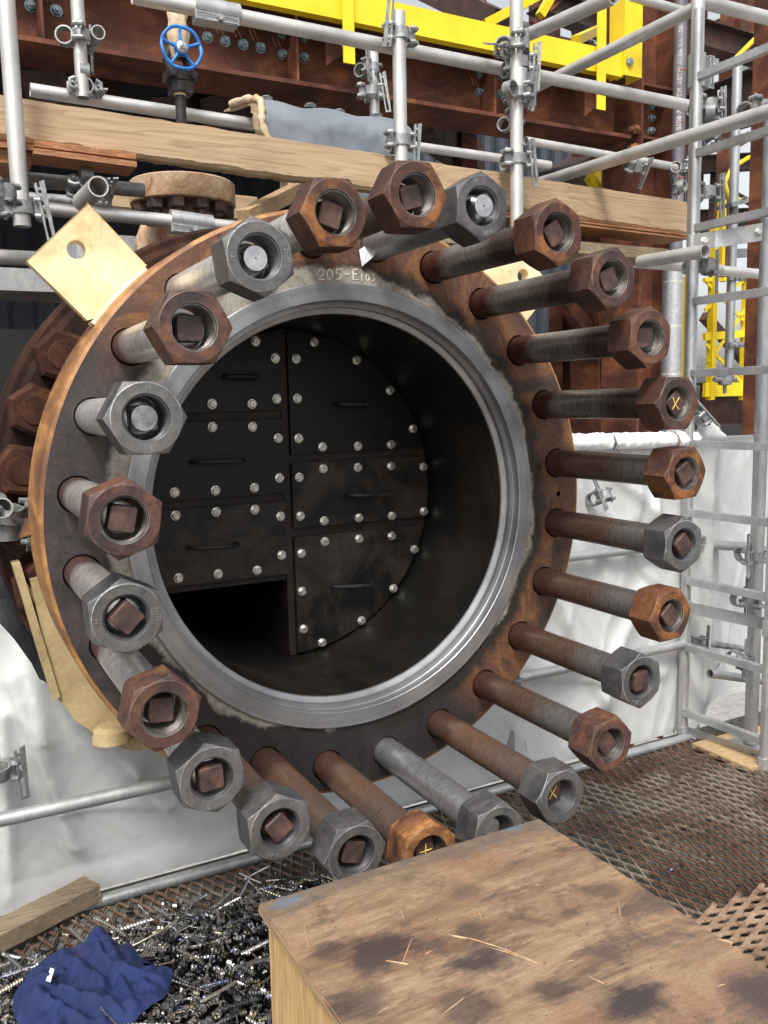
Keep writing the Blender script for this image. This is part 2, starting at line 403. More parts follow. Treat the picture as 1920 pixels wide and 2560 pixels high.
def plate_mat(name, c_pale, lim):
    t = NT(name); co = t.rnd(); n1 = t.noise(6, 8, .68, co, .6); n2 = t.noise(40, 6, .75, co); n3 = t.noise(130, 4, .8, co)
    col = t.ramp(n1, [(lim, (.004, .004, .004)), (lim + .22, c_pale)])
    col = t.mix(t.ramp(n2, [(.58, 0), (.74, .35)]), col, (.045, .03, .02))
    col = t.mix(1.0, col, t.ramp(n3, [(.3, .65), (.72, 1.5)]), 'MULTIPLY')
    sc_ = t.noise(30, 5, .85, t.mapping((1, 1, .12), rot=(0, .5, 0), src=co)); sc2 = t.noise(34, 5, .85, t.mapping((.1, 1, 1), rot=(0, .3, 0), src=co))
    col = t.mix(t.ramp(sc_, [(.64, 0), (.72, .4)]), col, c_pale)
    col = t.mix(t.ramp(sc2, [(.64, 0), (.72, .4)]), col, c_pale)
    return t.out(col, t.ramp(n2, [(.3, .3), (.7, .55)]), .3, t.bump(t.math('ADD', n2, n3), .25, .0012))
plate_black = plate_mat('cover_black', (.012, .010, .009), .5)
plate_pale = plate_mat('cover_pale', (.045, .036, .028), .42)  # paler tone than the black covers

def wood_mat(name, c1, c2, c3, axis='X', scale=1.0, dirt=.5, dirtc=(.1, .07, .05), rough=.75):
    t = NT(name); st = {'X': (.9, 9, 9), 'Y': (9, .9, 9), 'Z': (9, 9, .9)}[axis]
    co = t.mapping(tuple(a * scale for a in st), src=t.rnd())
    n1 = t.noise(1.6, 3, .5, co, 1.2); n2 = t.noise(9, 6, .75, t.mapping((.35, 1, 1) if axis == 'X' else (1, 1, 1), src=co)); n3 = t.noise(5, 8, .65)
    n4 = t.math('FRACT', t.math('MULTIPLY', n1, 9.0))
    g = t.ramp(n4, [(0, c3), (.55, c1), (.88, c2), (1, c3)])
    g = t.mix(1.0, g, t.ramp(n2, [(.3, .78), (.7, 1.15)]), 'MULTIPLY')
    g = t.mix(t.ramp(n3, [(.52, 0), (.74, dirt)]), g, dirtc)
    return t.out(g, rough, 0, t.bump(t.math('ADD', n2, n1), .25, .002))
M_plank = wood_mat('toe_board_wood', (.42, .295, .175), (.33, .22, .125), (.45, .325, .2), 'X', .8, .45, (.25, .175, .11))
M_plyedge = wood_mat('ply_edge', (.34, .15, .06), (.2, .08, .035), (.45, .22, .1), 'X', 2.5, .3, (.12, .06, .03))
M_oldwood = wood_mat('old_plank', (.26, .2, .12), (.18, .135, .08), (.31, .245, .15), 'X', 1.6, .6, (.07, .05, .035))
M_oldwoody = wood_mat('old_plank_y', (.36, .24, .12), (.26, .16, .08), (.42, .29, .16), 'Y', 1.6, .6, (.1, .07, .045))
M_block = wood_mat('timber_block', (.2, .155, .1), (.14, .1, .065), (.25, .19, .125), 'X', 1.4, .7, (.07, .05, .035))
M_pad = wood_mat('ply_pad', (.42, .29, .15), (.36, .24, .12), (.47, .34, .19), 'X', 1.2, .4, (.14, .1, .07))
M_boxside = wood_mat('box_side', (.52, .33, .14), (.42, .25, .095), (.57, .38, .18), 'Z', 1.0, .5, (.33, .2, .09))
M_boxedge = wood_mat('box_edge', (.3, .19, .1), (.2, .12, .065), (.42, .28, .15), 'Y', 2.0, .6, (.1, .07, .05))
def boxtop_mat():
    t = NT('box_top_ply')
    g = t.mapping((1.0, 7, 7), rot=(0, 0, R_(10)))
    g2 = t.mapping((1.0, 4, 4), rot=(0, 0, R_(-4)), loc=(3, 1, 2))
    grain = t.noise(16, 9, .78, g, .4); fib = t.noise(55, 6, .8, g, .2); broad = t.noise(4.2, 6, .6, g2, 1.0)
    blot = t.noise(5.5, 9, .7, t.mapping((1, 1.6, 1), loc=(7.3, 4.4, 2)), .8); blot2 = t.noise(9, 9, .72, t.mapping((1, 1.8, 1), loc=(1.3, 8.4, 5)), .6)
    red = t.noise(4.5, 6, .6, t.mapping((1, 1.4, 1), loc=(9, 2, 7)), .5); fine = t.noise(210, 4, .75)
    gm = t.math('SUBTRACT', grain, .5)
    x, y, z = t.sep()[:3]
    col = t.ramp(broad, [(.3, (.14, .085, .05)), (.45, (.235, .15, .09)), (.56, (.3, .2, .12)), (.7, (.21, .125, .07))])
    col = t.mix(t.ramp(t.math('ADD', grain, t.math('MULTIPLY', t.math('SUBTRACT', broad, .5), .5)), [(.52, 0), (.68, .7)]), col, (.39, .28, .18))
    col = t.mix(t.ramp(t.math('ADD', red, t.math('MULTIPLY', gm, .5)), [(.5, 0), (.64, .6)]), col, (.22, .105, .06))
    col = t.mix(t.ramp(t.math('ADD', blot, t.math('MULTIPLY', gm, .4)), [(.37, .85), (.5, 0)]), col, (.095, .068, .056))
    col = t.mix(t.ramp(t.math('ADD', blot2, t.math('MULTIPLY', gm, .3)), [(.56, 0), (.68, .6)]), col, (.14, .1, .08))
    wn_ = t.noise(11, 6, .65, t.mapping((1, 1, 1), loc=(5, 5, 5)))
    for (sx, sy, sr, st) in ((-.17, .06, .05, .9), (.07, -.2, .052, 1), (.235, -.27, .05, .9), (-.06, -.03, .045, .95), (-.12, -.1, .045, .7), (-.21, -.2, .06, .8),
                             (.0, -.13, .03, .8), (.0, -.33, .05, .8), (.15, -.38, .045, .8), (.22, .02, .03, .6), (-.24, .1, .03, .7), (-.25, -.02, .05, .7), (.02, .13, .03, .5), (-.03, .04, .03, .7), (.13, .0, .02, .6)):
        dx = t.math('MULTIPLY', t.math('SUBTRACT', x, sx), .75); dy = t.math('SUBTRACT', y, sy)
        d = t.math('SQRT', t.math('ADD', t.math('MULTIPLY', dx, dx), t.math('MULTIPLY', dy, dy)))
        d = t.math('ADD', t.math('MULTIPLY', d, 1 / sr), t.math('MULTIPLY', gm, .9))
        d = t.math('ADD', d, t.math('MULTIPLY', t.math('SUBTRACT', wn_, .5), 1.8))
        col = t.mix(t.ramp(d, [(.45, st), (1.15, 0)]), col, (.055, .04, .038))
    edge = t.math('ADD', y, t.math('MULTIPLY', t.math('SUBTRACT', blot2, .5), .16))
    col = t.mix(t.ramp(edge, [(.19, 0), (.27, .75)]), col, (.12, .105, .088))
    for (bx_, by_, br_) in ((-.245, .25, .026), (.215, .262, .016), (-.02, .262, .01)):
        dx = t.math('SUBTRACT', x, bx_); dy = t.math('MULTIPLY', t.math('SUBTRACT', y, by_), 2.2)
        d = t.math('ADD', t.math('SQRT', t.math('ADD', t.math('MULTIPLY', dx, dx), t.math('MULTIPLY', dy, dy))), t.math('MULTIPLY', gm, .12))
        col = t.mix(t.ramp(d, [(br_ * .5, .5), (br_ * 1.5, 0)]), col, (.07, .17, .28))
    col = t.mix(1.0, col, t.ramp(fib, [(.3, .82), (.7, 1.16)]), 'MULTIPLY')
    col = t.mix(1.0, col, t.ramp(fine, [(.3, .84), (.7, 1.12)]), 'MULTIPLY')
    sp = t.n.new('ShaderNodeTexVoronoi'); sp.inputs['Scale'].default_value = 34; t.link(t.co, sp.inputs['Vector'])
    col = t.mix(t.ramp(sp.outputs['Distance'], [(.05, .8), (.08, 0)]), col, (.05, .035, .03))
    return t.out(col, t.ramp(blot, [(.35, .38), (.65, .62)]), 0, t.bump(t.math('ADD', grain, t.math('MULTIPLY', fib, .5)), .3, .0015))
M_boxtop = boxtop_mat()
def tarp_mat():
    t = NT('white_tarp'); n1 = t.noise(2.5, 6, .6); n2 = t.noise(300, 2, .5, t.mapping((1, 1, .15))); n3 = t.noise(14, 8, .75)
    col = t.ramp(n1, [(.35, (.8, .815, .82)), (.65, (.87, .88, .88))])
    col = t.mix(t.ramp(n3, [(.62, 0), (.8, .5)]), col, (.5, .45, .38))
    rv = t.noise(9, 3, .5, t.mapping((1, 1, .5), rot=(0, .5, 0)), 1.2); rg_ = t.ramp(t.math('ABSOLUTE', t.math('SUBTRACT', rv, .5)), [(0, 1), (.05, 0)])
    sp = t.n.new('ShaderNodeTexVoronoi'); sp.inputs['Scale'].default_value = 26; t.link(t.co, sp.inputs['Vector'])
    col = t.mix(t.ramp(t.math('ADD', sp.outputs['Distance'], t.math('MULTIPLY', n3, .1)), [(.07, .6), (.1, 0)]), col, (.2, .17, .14))
    return t.out(col, .45, 0, t.bump(t.math('ADD', t.math('MULTIPLY', n2, .3), t.math('ADD', t.math('MULTIPLY', n3, .8), t.math('MULTIPLY', rg_, .5))), .2, .0015))
M_tarp = tarp_mat()
def cloth_mat():
    t = NT('blue_cloth'); n1 = t.noise(9, 6, .65); w = t.noise(500, 2, .5)
    col = t.ramp(n1, [(.35, (.005, .012, .055)), (.6, (.0075, .02, .095))])
    col = t.mix(t.ramp(t.noise(7, 5, .6, t.mapping(loc=(4, 4, 4))), [(.66, 0), (.76, .4)]), col, (.04, .035, .05))
    return t.out(col, .85, 0, t.bump(w, .25, .001))
M_cloth = cloth_mat()
def deck_mat():
    t = NT('deck_steel'); n1 = t.noise(4, 8, .65); n3 = t.noise(60, 5, .7)
    col = t.ramp(n1, [(.34, (.055, .048, .038)), (.52, (.095, .085, .07)), (.7, (.24, .235, .215))])
    col = t.mix(1.0, col, t.ramp(n3, [(.3, .8), (.7, 1.2)]), 'MULTIPLY')
    return t.out(col, .75, .2, t.bump(n3, .3, .002))
M_deck = deck_mat()
def mesh_mat(name, a, b, c):
    return metal3(name, a, b, c, 14, (.55, .8), .2, .3, speck=.3, lim=(.36, .48, .62))
M_mesh = metal3('expanded_mesh', (.085, .04, .025), (.15, .085, .055), (.27, .22, .17), 3.0, (.5, .75), .25, .3, speck=.4, lim=(.38, .48, .58))
M_mesh2 = mesh_mat('tan_mesh', (.16, .09, .055), (.27, .17, .11), (.35, .25, .17))
def swarf_mat():
    t = NT('swarf'); a = t.n.new('ShaderNodeAttribute'); a.attribute_name = 'tint'
    col = t.ramp(a.outputs['Fac'], [(0, (.012, .012, .012)), (.22, (.07, .07, .07)), (.42, (.33, .33, .33)), (.58, (.6, .57, .52)), (.68, (.5, .42, .29)), (.76, (.55, .55, .55)), (.92, (.3, .3, .31)), (.96, (.1, .14, .3)), (1, (.85, .85, .86))])
    return t.out(col, t.ramp(a.outputs['Fac'], [(.0, .45), (.6, .26)]), .9)
M_swarf = swarf_mat()

# ------------------------------------------------------------------ ground
bm = NB(); box(bm, (-60, -60, -12.2), (60, 80, -12))
solo('ground', bm, metal3('gravel', (.2, .19, .18), (.26, .25, .235), (.3, .29, .27), 3, (.8, .95), 0, .2), kind='structure')
FZ = -1.10                                            # deck surface
DECK_Y1 = .62
bm = NB()
for k in range(7):
    y1 = DECK_Y1 - k * .305
    box(bm, (-2.2, y1 - .3, FZ - .04), (3.2, y1, FZ - .012 - (k % 3) * .003))
bevel(bm, .004, 1)
solo('deck', bm, M_deck, kind='structure')
bm = NB()
for k in range(7):
    for r in range(4):
        for i in range(58):
            x = -.9 + i * .055 + (r % 2) * .0275; y = DECK_Y1 - k * .305 - .03 - r * .078
            z = FZ - .0105 - (k % 3) * .003
            lathe(bm, [(.0085, z + .0005), (.0045, z + .0022), (.0035, z + .0022)], 8, (x, y, 0), 'Z', 0, cap1=True)
solo('deck_holes', bm, metal3('hole_dark', (.03, .027, .024), (.05, .045, .04), (.07, .06, .05), 40), kind='structure', smooth=None)

# ------------------------------------------------------------------ exchanger nozzle
ex = empty('heat_exchanger', (0, .1, 0), 'large rusty flanged vessel mouth with black bolted covers inside', 'vessel')
RO, RF, RR, RS = .681, .672, .517, .0352
def disc_loop(r, n, c=(0, 0)):
    return [(c[0] + r * math.cos(2 * PI * k / n), c[1] + r * math.sin(2 * PI * k / n)) for k in range(n)]
STUDA = [R_(-7.5 + 15 * k) for k in range(24)]
def face_with_holes(bm, loops, y, mi=0, depth=.05):
    pts, edges, faces_in = [], [], []
    for L in loops:
        s = len(pts); pts += [V((p[0], p[1])) for p in L]
        edges += [(s + k, s + (k + 1) % len(L)) for k in range(len(L))]
    vo, eo, fo, ov, oe, of = delaunay_2d_cdt(pts, edges, [], 1, 1e-6)
    vs = [bm.verts.new((p.x, y, p.y)) for p in vo]
    def inside(c, L):
        i = False; n = len(L); j = n - 1
        for k in range(n):
            if (L[k][1] > c[1]) != (L[j][1] > c[1]) and c[0] < (L[j][0] - L[k][0]) * (c[1] - L[k][1]) / (L[j][1] - L[k][1]) + L[k][0]: i = not i
            j = k
        return i
    for f in fo:
        cx = sum(vo[i].x for i in f) / 3; cy = sum(vo[i].y for i in f) / 3
        if any(inside((cx, cy), L) for L in loops[1:]): continue
        try: bm.faces.new([vs[i] for i in f]).material_index = mi
        except ValueError: pass
    for i, v in enumerate(vs):
        if not v.link_faces: bm.verts.remove(v)
    return loops
bm = NB()
holes = [disc_loop(RS + .0035, 24, (.61 * math.sin(a), .61 * math.cos(a))) for a in STUDA]
holes.append(disc_loop(.007, 12, (.612 * math.sin(R_(90)), -.003)))
face_with_holes(bm, [disc_loop(RF, 192), disc_loop(RR - .004, 160)] + holes, 0, 0)
for L in holes:
    a = [bm.verts.new((p[0], 0, p[1])) for p in L]; b = [bm.verts.new((p[0], .06, p[1])) for p in L]
    bridge(bm, a, b, 2); bm.faces.new(b).material_index = 2
lathe(bm, [(RF, 0), (RO - .002, .004), (RO, .010, 1), (RO, .19, 1), (RO - .01, .2, 1), (.56, .2, 1), (.54, .3, 1), (.54, .36, 1)], 192, mi=1)
flange = obj('flange', bm, [M_flange, M_rim, blackrust], ex, 30)
bm = NB()
lathe(bm, [(RR, .002), (RR, -.007), (RR - .002, -.009), (.4795, -.009), (.478, -.0075),
           (.4775, .016), (.476, .0175), (.4665, .0175), (.4655, .030), (.4535, .036), (.452, .040)], 220)
obj('gasket_ring', bm, M_ring, ex, 25)
BR = .452
YP = .40
bm = NB()
lathe(bm, [(BR, .040), (BR, 1.5), (.01, 1.52)], 128)
obj('barrel', bm, M_barrel, ex, 40)
# pass partitions: vertical divider and the cover frame
frm = NB()
box(frm, (-.009, YP + .002, -.449), (.009, 1.45, .449))
def circ_x(z, r=.4505): return math.sqrt(max(0, r * r - z * z))
def frame_seg(x0, x1, z0, z1, r=.4505):
    """part of the frame plate between x0..x1, z0..z1, clipped to the barrel circle"""
    pts = clip_circle(x0, x1, z0, z1, r)
    prism(frm, [(p[0], YP + .006, p[1]) for p in pts], (0, .014, 0))
def clip_circle(x0, x1, z0, z1, r, n=40):
    side = 1 if (x0 + x1) > 0 else -1
    inner, outer = (x0, x1) if side > 0 else (x1, x0)
    zs = [z0 + (z1 - z0) * k / n for k in range(n + 1)]
    pts = []
    for z in zs:
        xc = math.sqrt(max(0, r * r - z * z)) if abs(z) < r else 0
        xo = min(abs(outer), xc); xo = max(xo, abs(inner))
        if abs(z) <= r: pts.append((side * xo, z))
    zz = [p[1] for p in pts]
    pts = [(inner, zz[0])] + pts + [(inner, zz[-1])]
    out = []
    for p in pts:
        if not out or (V(p) - V(out[-1])).length > 1e-5: out.append(p)
    if (V(out[0]) - V(out[-1])).length < 1e-5: out.pop()
    return out
for (x0, x1, z0, z1) in ((-.44, -.0095, -.232, .4505 - .003), (.0095, .44, -.4475, .4475)):
    frame_seg(x0, x1, z0, z1)
box(frm, (-.385, YP + .025, -.232), (-.010, 1.4, -.224))
obj('partition_frame', frm, metal3('partition', (.007, .006, .005), (.016, .011, .009), (.04, .023, .017), 7, (.5, .75), .2, .3), ex, 20)
def bolt_bm(p, s=1.0):
    b = NB(); x, y, z = p
    lathe(b, [(.0128 * s, 0), (.0128 * s, -.0028), (.005, -.0028)], 20, p, 'Y')
    hexprism(b, (x, y - .0028, z), (0, -1, 0), .0112 * s, .009 * s, ph=random.random())
    return b
coverbolt = metal3('cover_bolt', (.55, .54, .48), (.72, .7, .64), (.8, .78, .72), 60, (.2, .34), .88, .2, speck=.2)
COVERS = [
    ('black cover plate, upper left', (-.44, -.0125, .234, .44), [(-.077, .415), (-.024, .371), (-.024, .264), (-.094, .252), (-.202, .254), (-.31, .254), (-.18, .395), (-.29, .32)], ((-.168, .324), (-.077, .323)), plate_black),
    ('black cover plate, middle left', (-.44, -.0125, .011, .209), [(-.204, .195), (-.095, .192), (-.024, .159), (-.025, .052), (-.097, .030), (-.204, .030), (-.311, .032), (-.311, .193), (-.4, .06), (-.4, .15)], ((-.265, .108), (-.128, .106)), plate_black),
    ('paler cover plate with a chalky stain, lower left', (-.44, -.0125, -.213, -.013), [(-.312, -.028), (-.205, -.027), (-.098, -.029), (-.026, -.053), (-.027, -.160), (-.099, -.194), (-.207, -.192), (-.313, -.191), (-.40, -.06), (-.4, -.16)], ((-.285, -.112), (-.154, -.117)), plate_pale),
    ('tall black cover plate, upper right', (.0125, .44, .114, .44), [(.090, .415), (.036, .370), (.217, .367), (.035, .264), (.321, .282), (.035, .156), (.394, .17), (.105, .130), (.214, .127), (.320, .127)], ((.144, .246), (.245, .244)), plate_black),
    ('paler cover plate, middle right', (.0125, .441, -.090, .089), [(.033, .050), (.105, .070), (.212, .067), (.319, .065), (.427, .057), (.032, -.057), (.103, -.076), (.211, -.077), (.318, -.080), (.426, -.075)], ((.173, -.008), (.312, -.014)), plate_pale),
    ('paler quarter-round cover plate, lower right', (.0125, .441, -.441, -.116), [(.031, -.161), (.103, -.135), (.210, -.137), (.316, -.139), (.391, -.186), (.029, -.268), (.318, -.295), (.030, -.376), (.211, -.377), (.085, -.423)], ((.114, -.262), (.242, -.270)), plate_pale)]
for lab, rc, bolts, hd, pm in COVERS:
    bm = NB(); pts = clip_circle(*rc, .442)
    prism(bm, [(p[0], YP - .008, p[1]) for p in pts], (0, .013, 0))
    pl = obj('cover_plate', bm, pm, ex, 20); tag(pl, lab)
    pl.location = (0, 0, 0)
    for bx, bz in bolts:
        obj('bolt', bolt_bm((bx, YP - .008, bz)), coverbolt, pl, 30)
    bm = NB(); (hx0, hz0), (hx1, hz1) = hd; yy = YP - .008
    path(bm, [(hx0, yy, hz0), (hx0 + .002, yy - .022, hz0), (hx0 + .014, yy - .034, hz0), (hx1 - .014, yy - .034, hz1), (hx1 - .002, yy - .022, hz1), (hx1, yy, hz1)], .0058, 8)
    obj('handle', bm, blackpaint, pl, 60)
# lifting lugs welded on the rim
def lug(pts, hole, hr, y0, th, lab):
    bm = NB(); loops = [pts, disc_loop(hr, 24, hole)]
    face_with_holes(bm, loops, y0); face_with_holes(bm, loops, y0 + th)
    for L in loops:
        a = [bm.verts.new((p[0], y0, p[1])) for p in L]; b = [bm.verts.new((p[0], y0 + th, p[1])) for p in L]; bridge(bm, a, b)
    bmesh.ops.remove_doubles(bm, verts=bm.verts, dist=1e-5)
    bevel(bm, .002, 2, 60)
    sg = 1 if pts[0][0] > 0 else -1
    a0, a1 = math.atan2(sg * .43, .545), math.atan2(sg * .55, .43)
    for dy in (-.004, th + .004):
        n_ = 40; path(bm, [V((.684 * math.sin(a0 + (a1 - a0) * k / n_), y0 + dy, .684 * math.cos(a0 + (a1 - a0) * k / n_))) for k in range(n_ + 1)], [.006 + .0004 * math.sin(k * 2.1) for k in range(n_ + 1)], 8)
    return tag(obj('lifting_lug', bm, cream, ex, 40), lab)
lug([(-.534, .664), (-.659, .543), (-.55, .43), (-.528, .437), (-.47, .48), (-.44, .525), (-.423, .547)], (-.562, .570), .0185, .085, .028, 'cream square lug with a hole on the upper left rim')
lug([(.534, .664), (.659, .543), (.55, .43), (.528, .437), (.47, .48), (.44, .525), (.423, .547)], (.562, .570), .0185, .085, .028, 'cream lug behind the studs on the upper right rim')
nutbrown = metal3('back_nut_rust_shaded', (.022, .011, .009), (.05, .02, .013), (.09, .035, .018), 9, (.7, .9), .0, .3, spec=.15)  # brown rust, darkened in colour for the shade from above
# body flange behind, with its big nuts
bm = NB()
lathe(bm, [(.55, .52), (.62, .52), (.70, .52), (.715, .53), (.73, .53), (.738, .54), (.738, .70), (.70, .72), (.62, .9), (.62, 3.2), (.3, 3.5)], 160)
bf = obj('body_flange', bm, metal3('body_rust_shaded', (.018, .009, .007), (.032, .014, .010), (.06, .024, .014), 7, (.7, .9), .0, .3, spec=.15), ex, 30)  # rust colour lowered to carry the shade on this flange
for k in range(28):
    a = R_(-55.4 - 12.86 * k)
    if not (-3.6 < a < -.7): continue
    x, z = .668 * math.sin(a), .668 * math.cos(a)
    b = NB(); hexprism(b, (x, .52, z), (0, -1, 0), .068, .066, ph=random.random())
    n_ = obj('nut', b, nutbrown, bf, 30)
    b = NB(); lathe(b, [(.036, .47), (.036, .452), (.034, .450), (.01, .450)], 28, (x, 0, z), cap1=True)
    obj('stud_end', b, nutbrown, n_, 30)
# welded mating shell ring
bm = NB(); lathe(bm, [(.545, .2), (.552, .25), (.548, .52)], 120)
obj('neck', bm, rust, ex)

# ---- chalk writing "205-E 103" on the flange, hand written strokes
STROKES = {'2': [[(.05, .8), (.25, 1), (.6, .95), (.62, .65), (.3, .3), (0, 0), (.7, .05)]],
           '0': [[(.3, 1), (.05, .75), (.05, .25), (.3, 0), (.6, .25), (.6, .75), (.3, 1)]],
           '5': [[(.65, 1), (.15, .98), (.1, .6), (.45, .6), (.62, .35), (.45, .05), (.05, .02)]],
           '-': [[(.05, .5), (.6, .53)]], 'E': [[(.6, 1), (.1, .97), (.08, 0), (.62, .02)], [(.1, .52), (.5, .54)]],
           '1': [[(.3, 1), (.28, 0)]], '3': [[(.08, .95), (.55, .95), (.25, .58), (.58, .35), (.4, .02), (.05, .05)]],
           'X': [[(.05, 1), (.3, .5), (.75, 0)], [(.75, .95), (.35, .45), (.05, .05)]],
           '+': [[(.0, .45), (1, .5)], [(.5, 1), (.45, 0)]]}
def write(bm, s, org, ux, uz, h, adv=.85, r=.0011, nrm=V((0, -1, 0))):
    x = 0
    for ch in s:
        if ch == ' ': x += adv * h * .5; continue
        for st in STROKES[ch]:
            pts = [V(org) + ux * (x + p[0] * h) + uz * (p[1] * h) for p in st]
            path(bm, pts, r, 5)
        x += adv * h
bm = NB(); hx = (V((.081, 0, .540)) - V((-.060, 0, .534))).normalized()
write(bm, '205-E', (-.066, -.0004, .522), hx, V((0, 0, 1)), .023, .92, .0013)
write(bm, '103', (.038, -.0004, .524), hx, V((0, 0, 1)), .015, .95, .0011)
tag(obj('chalk_writing', bm, chalk, flange, 60), 'handwritten chalk 205-E 103')
# paper tag by the stud above the writing
bm = NB(); prism(bm, [(.036, -.003, .592), (.062, -.03, .612), (.058, -.032, .575), (.04, -.006, .555)], (.0006, -.0006, 0))
obj('paper_tag', bm, whitepaint, flange)

# ------------------------------------------------------------------ studs with nuts
AF2 = .0555          # half across flats
NT_ = .070           # nut thickness
RB = .0345           # nut bore radius
def nut_mesh(name, mats):
    """mats: body, face, bore, edge"""
    bm = NB(); n = 96; th = []
    for k in range(6):
        c = k * PI / 3
        th += [c - .006, c + .006] + [c + .006 + (PI / 3 - .012) * j / 15 for j in range(1, 15)]
    N = len(th)
    def hr(t):
        t = (t + PI / 6 * 1) % (PI / 3) - PI / 6            # corner at 0 -> distance to flat centre at 30deg
        d = PI / 6 - abs(t)
        return AF2 / math.cos(d) if abs(t) > .0059 else AF2 / math.cos(PI / 6 - .006)
    def loop(f): return [bm.verts.new(f(t)) for t in th]
    rc = AF2 * .975
    P = lambda r, t, y: V((r * math.cos(t), y, r * math.sin(t)))
    tan = .50
    yb = NT_
    L = [loop(lambda t: P(RB, t, yb - .004)), loop(lambda t: P(RB, t, .004)), loop(lambda t: P(RB + .0035, t, 0)),
         loop(lambda t: P(rc - .0006, t, 0)), loop(lambda t: P(rc + .0006, t, .0004)),
         loop(lambda t: P(hr(t) - .0006, t, max(0.0009, (hr(t) - rc) * tan))), loop(lambda t: P(hr(t), t, max(.0018, (hr(t) - rc) * tan + .0012))),
         loop(lambda t: P(hr(t), t, yb - max(.0012, (hr(t) - rc) * tan))), loop(lambda t: P(rc, t, yb)), loop(lambda t: P(RB, t, yb - .004))]
    mi = [2, 3, 1, 3, 1, 3, 0, 0, 0]
    for k, m_ in enumerate(mi):
        fs = bridge(bm, L[k], L[k + 1], m_)
        if k == 6:
            for j in range(0, N, 16): fs[j].material_index = 3
        if k == 1:
            for f in fs: f.material_index = 2
    bmesh.ops.remove_doubles(bm, verts=bm.verts, dist=1e-6)
    return mesh_from(bm, name, mats, 18)
NUTM = {'g': nut_mesh('hex_nut', [nutdark, nutgrey, bore_grey, nutedge]),
        'd': nut_mesh('hex_nut', [nutdark, nutdark, bore_grey, nutgrey]),
        'r': nut_mesh('hex_nut', [rust, rust_p, bore_rust, rustedge]),
        'o': nut_mesh('hex_nut', [rust_o, rust_o, bore_rust, rustedge]),
        'm': nut_mesh('hex_nut', [rust, rust_m, bore_rust, rustedge]),
        'p': nut_mesh('hex_nut', [rust_p, rust_p, bore_rust, rustedge])}
def shank_bm(L, rec):
    bm = NB(); yt = -(L - rec)
    lathe(bm, [(RS, .055), (RS, -.02), (RS, yt + .052), (RS - .003, yt + .046), (.026, yt + .032), (.02, yt + .030)], 48, cap1=True)
    return bm
def tip_bm(kind):
    """square wrench end, tip face at y=0, body to +y"""
    bm = NB(); N = 64; s = .0205
    rc, rt = (.0265, .0235) if kind == 's' else (.0268, .0262)
    def loop(f, y): return [bm.verts.new((f(t) * math.cos(t), y, f(t) * math.sin(t))) for t in [2 * PI * k / N for k in range(N)]]
    sq = lambda t: s / max(abs(math.cos(t)), abs(math.sin(t)))
    f = lambda t: min(sq(t), rc)
    if kind == 's':
        L = [loop(f, .036), loop(f, .006), loop(lambda t: min(sq(t), .0198), 0.0), loop(lambda t: .002, 0), loop(lambda t: .0012, .004)]
    else:
        L = [loop(f, .036), loop(f, .0016), loop(lambda t: f(t) - .0016, 0), loop(lambda t: .001, 0)]
    for k in range(len(L) - 1): bridge(bm, L[k], L[k + 1])
    bm.faces.new(L[-1])
    return bm
TIP = {'b': mesh_from(tip_bm('b'), 'square_end', sqbrown, 20), 's': mesh_from(tip_bm('s'), 'square_end', silver, 20)}
def stamp(s, size):
    cu = bpy.data.curves.new('stamp', 'FONT'); cu.body = s; cu.size = size; cu.extrude = .0003; cu.align_x = 'CENTER'; cu.align_y = 'CENTER'; cu.resolution_u = 2
    o = bpy.data.objects.new('tmp', cu); C.objects.link(o)
    me = bpy.data.meshes.new_from_object(o.evaluated_get(bpy.context.evaluated_depsgraph_get()))
    bpy.data.objects.remove(o); me.materials.clear()
    return me
ST = {k: stamp(k, .0115) for k in ('H', '2HM', '7-8')}
for me in ST.values(): me.materials.append(nutedge)
HRS = ['twelve', 'one', 'two', 'three', 'four', 'five', 'six', 'seven', 'eight', 'nine', 'ten', 'eleven']
CLOCK = [('just after ' if k % 2 else 'just before ') + HRS[(k // 2) % 12] for k in range(24)]
SHK = {'b': (sh_brown, 'brown'), 'u': (sh_blue, 'blued brown'), 'r': (sh_rust, 'rusty'), 's': (sh_silver, 'bright silver'), 'm': (sh_mix, 'scuffed'), 'k': (sh_dark, 'dark steel')}
NUTL = {'g': 'grey hex nut', 'd': 'dark grey hex nut', 'r': 'brown rusty hex nut', 'm': 'brown and orange hex nut', 'o': 'orange rusty hex nut', 'p': 'purplish brown hex nut'}
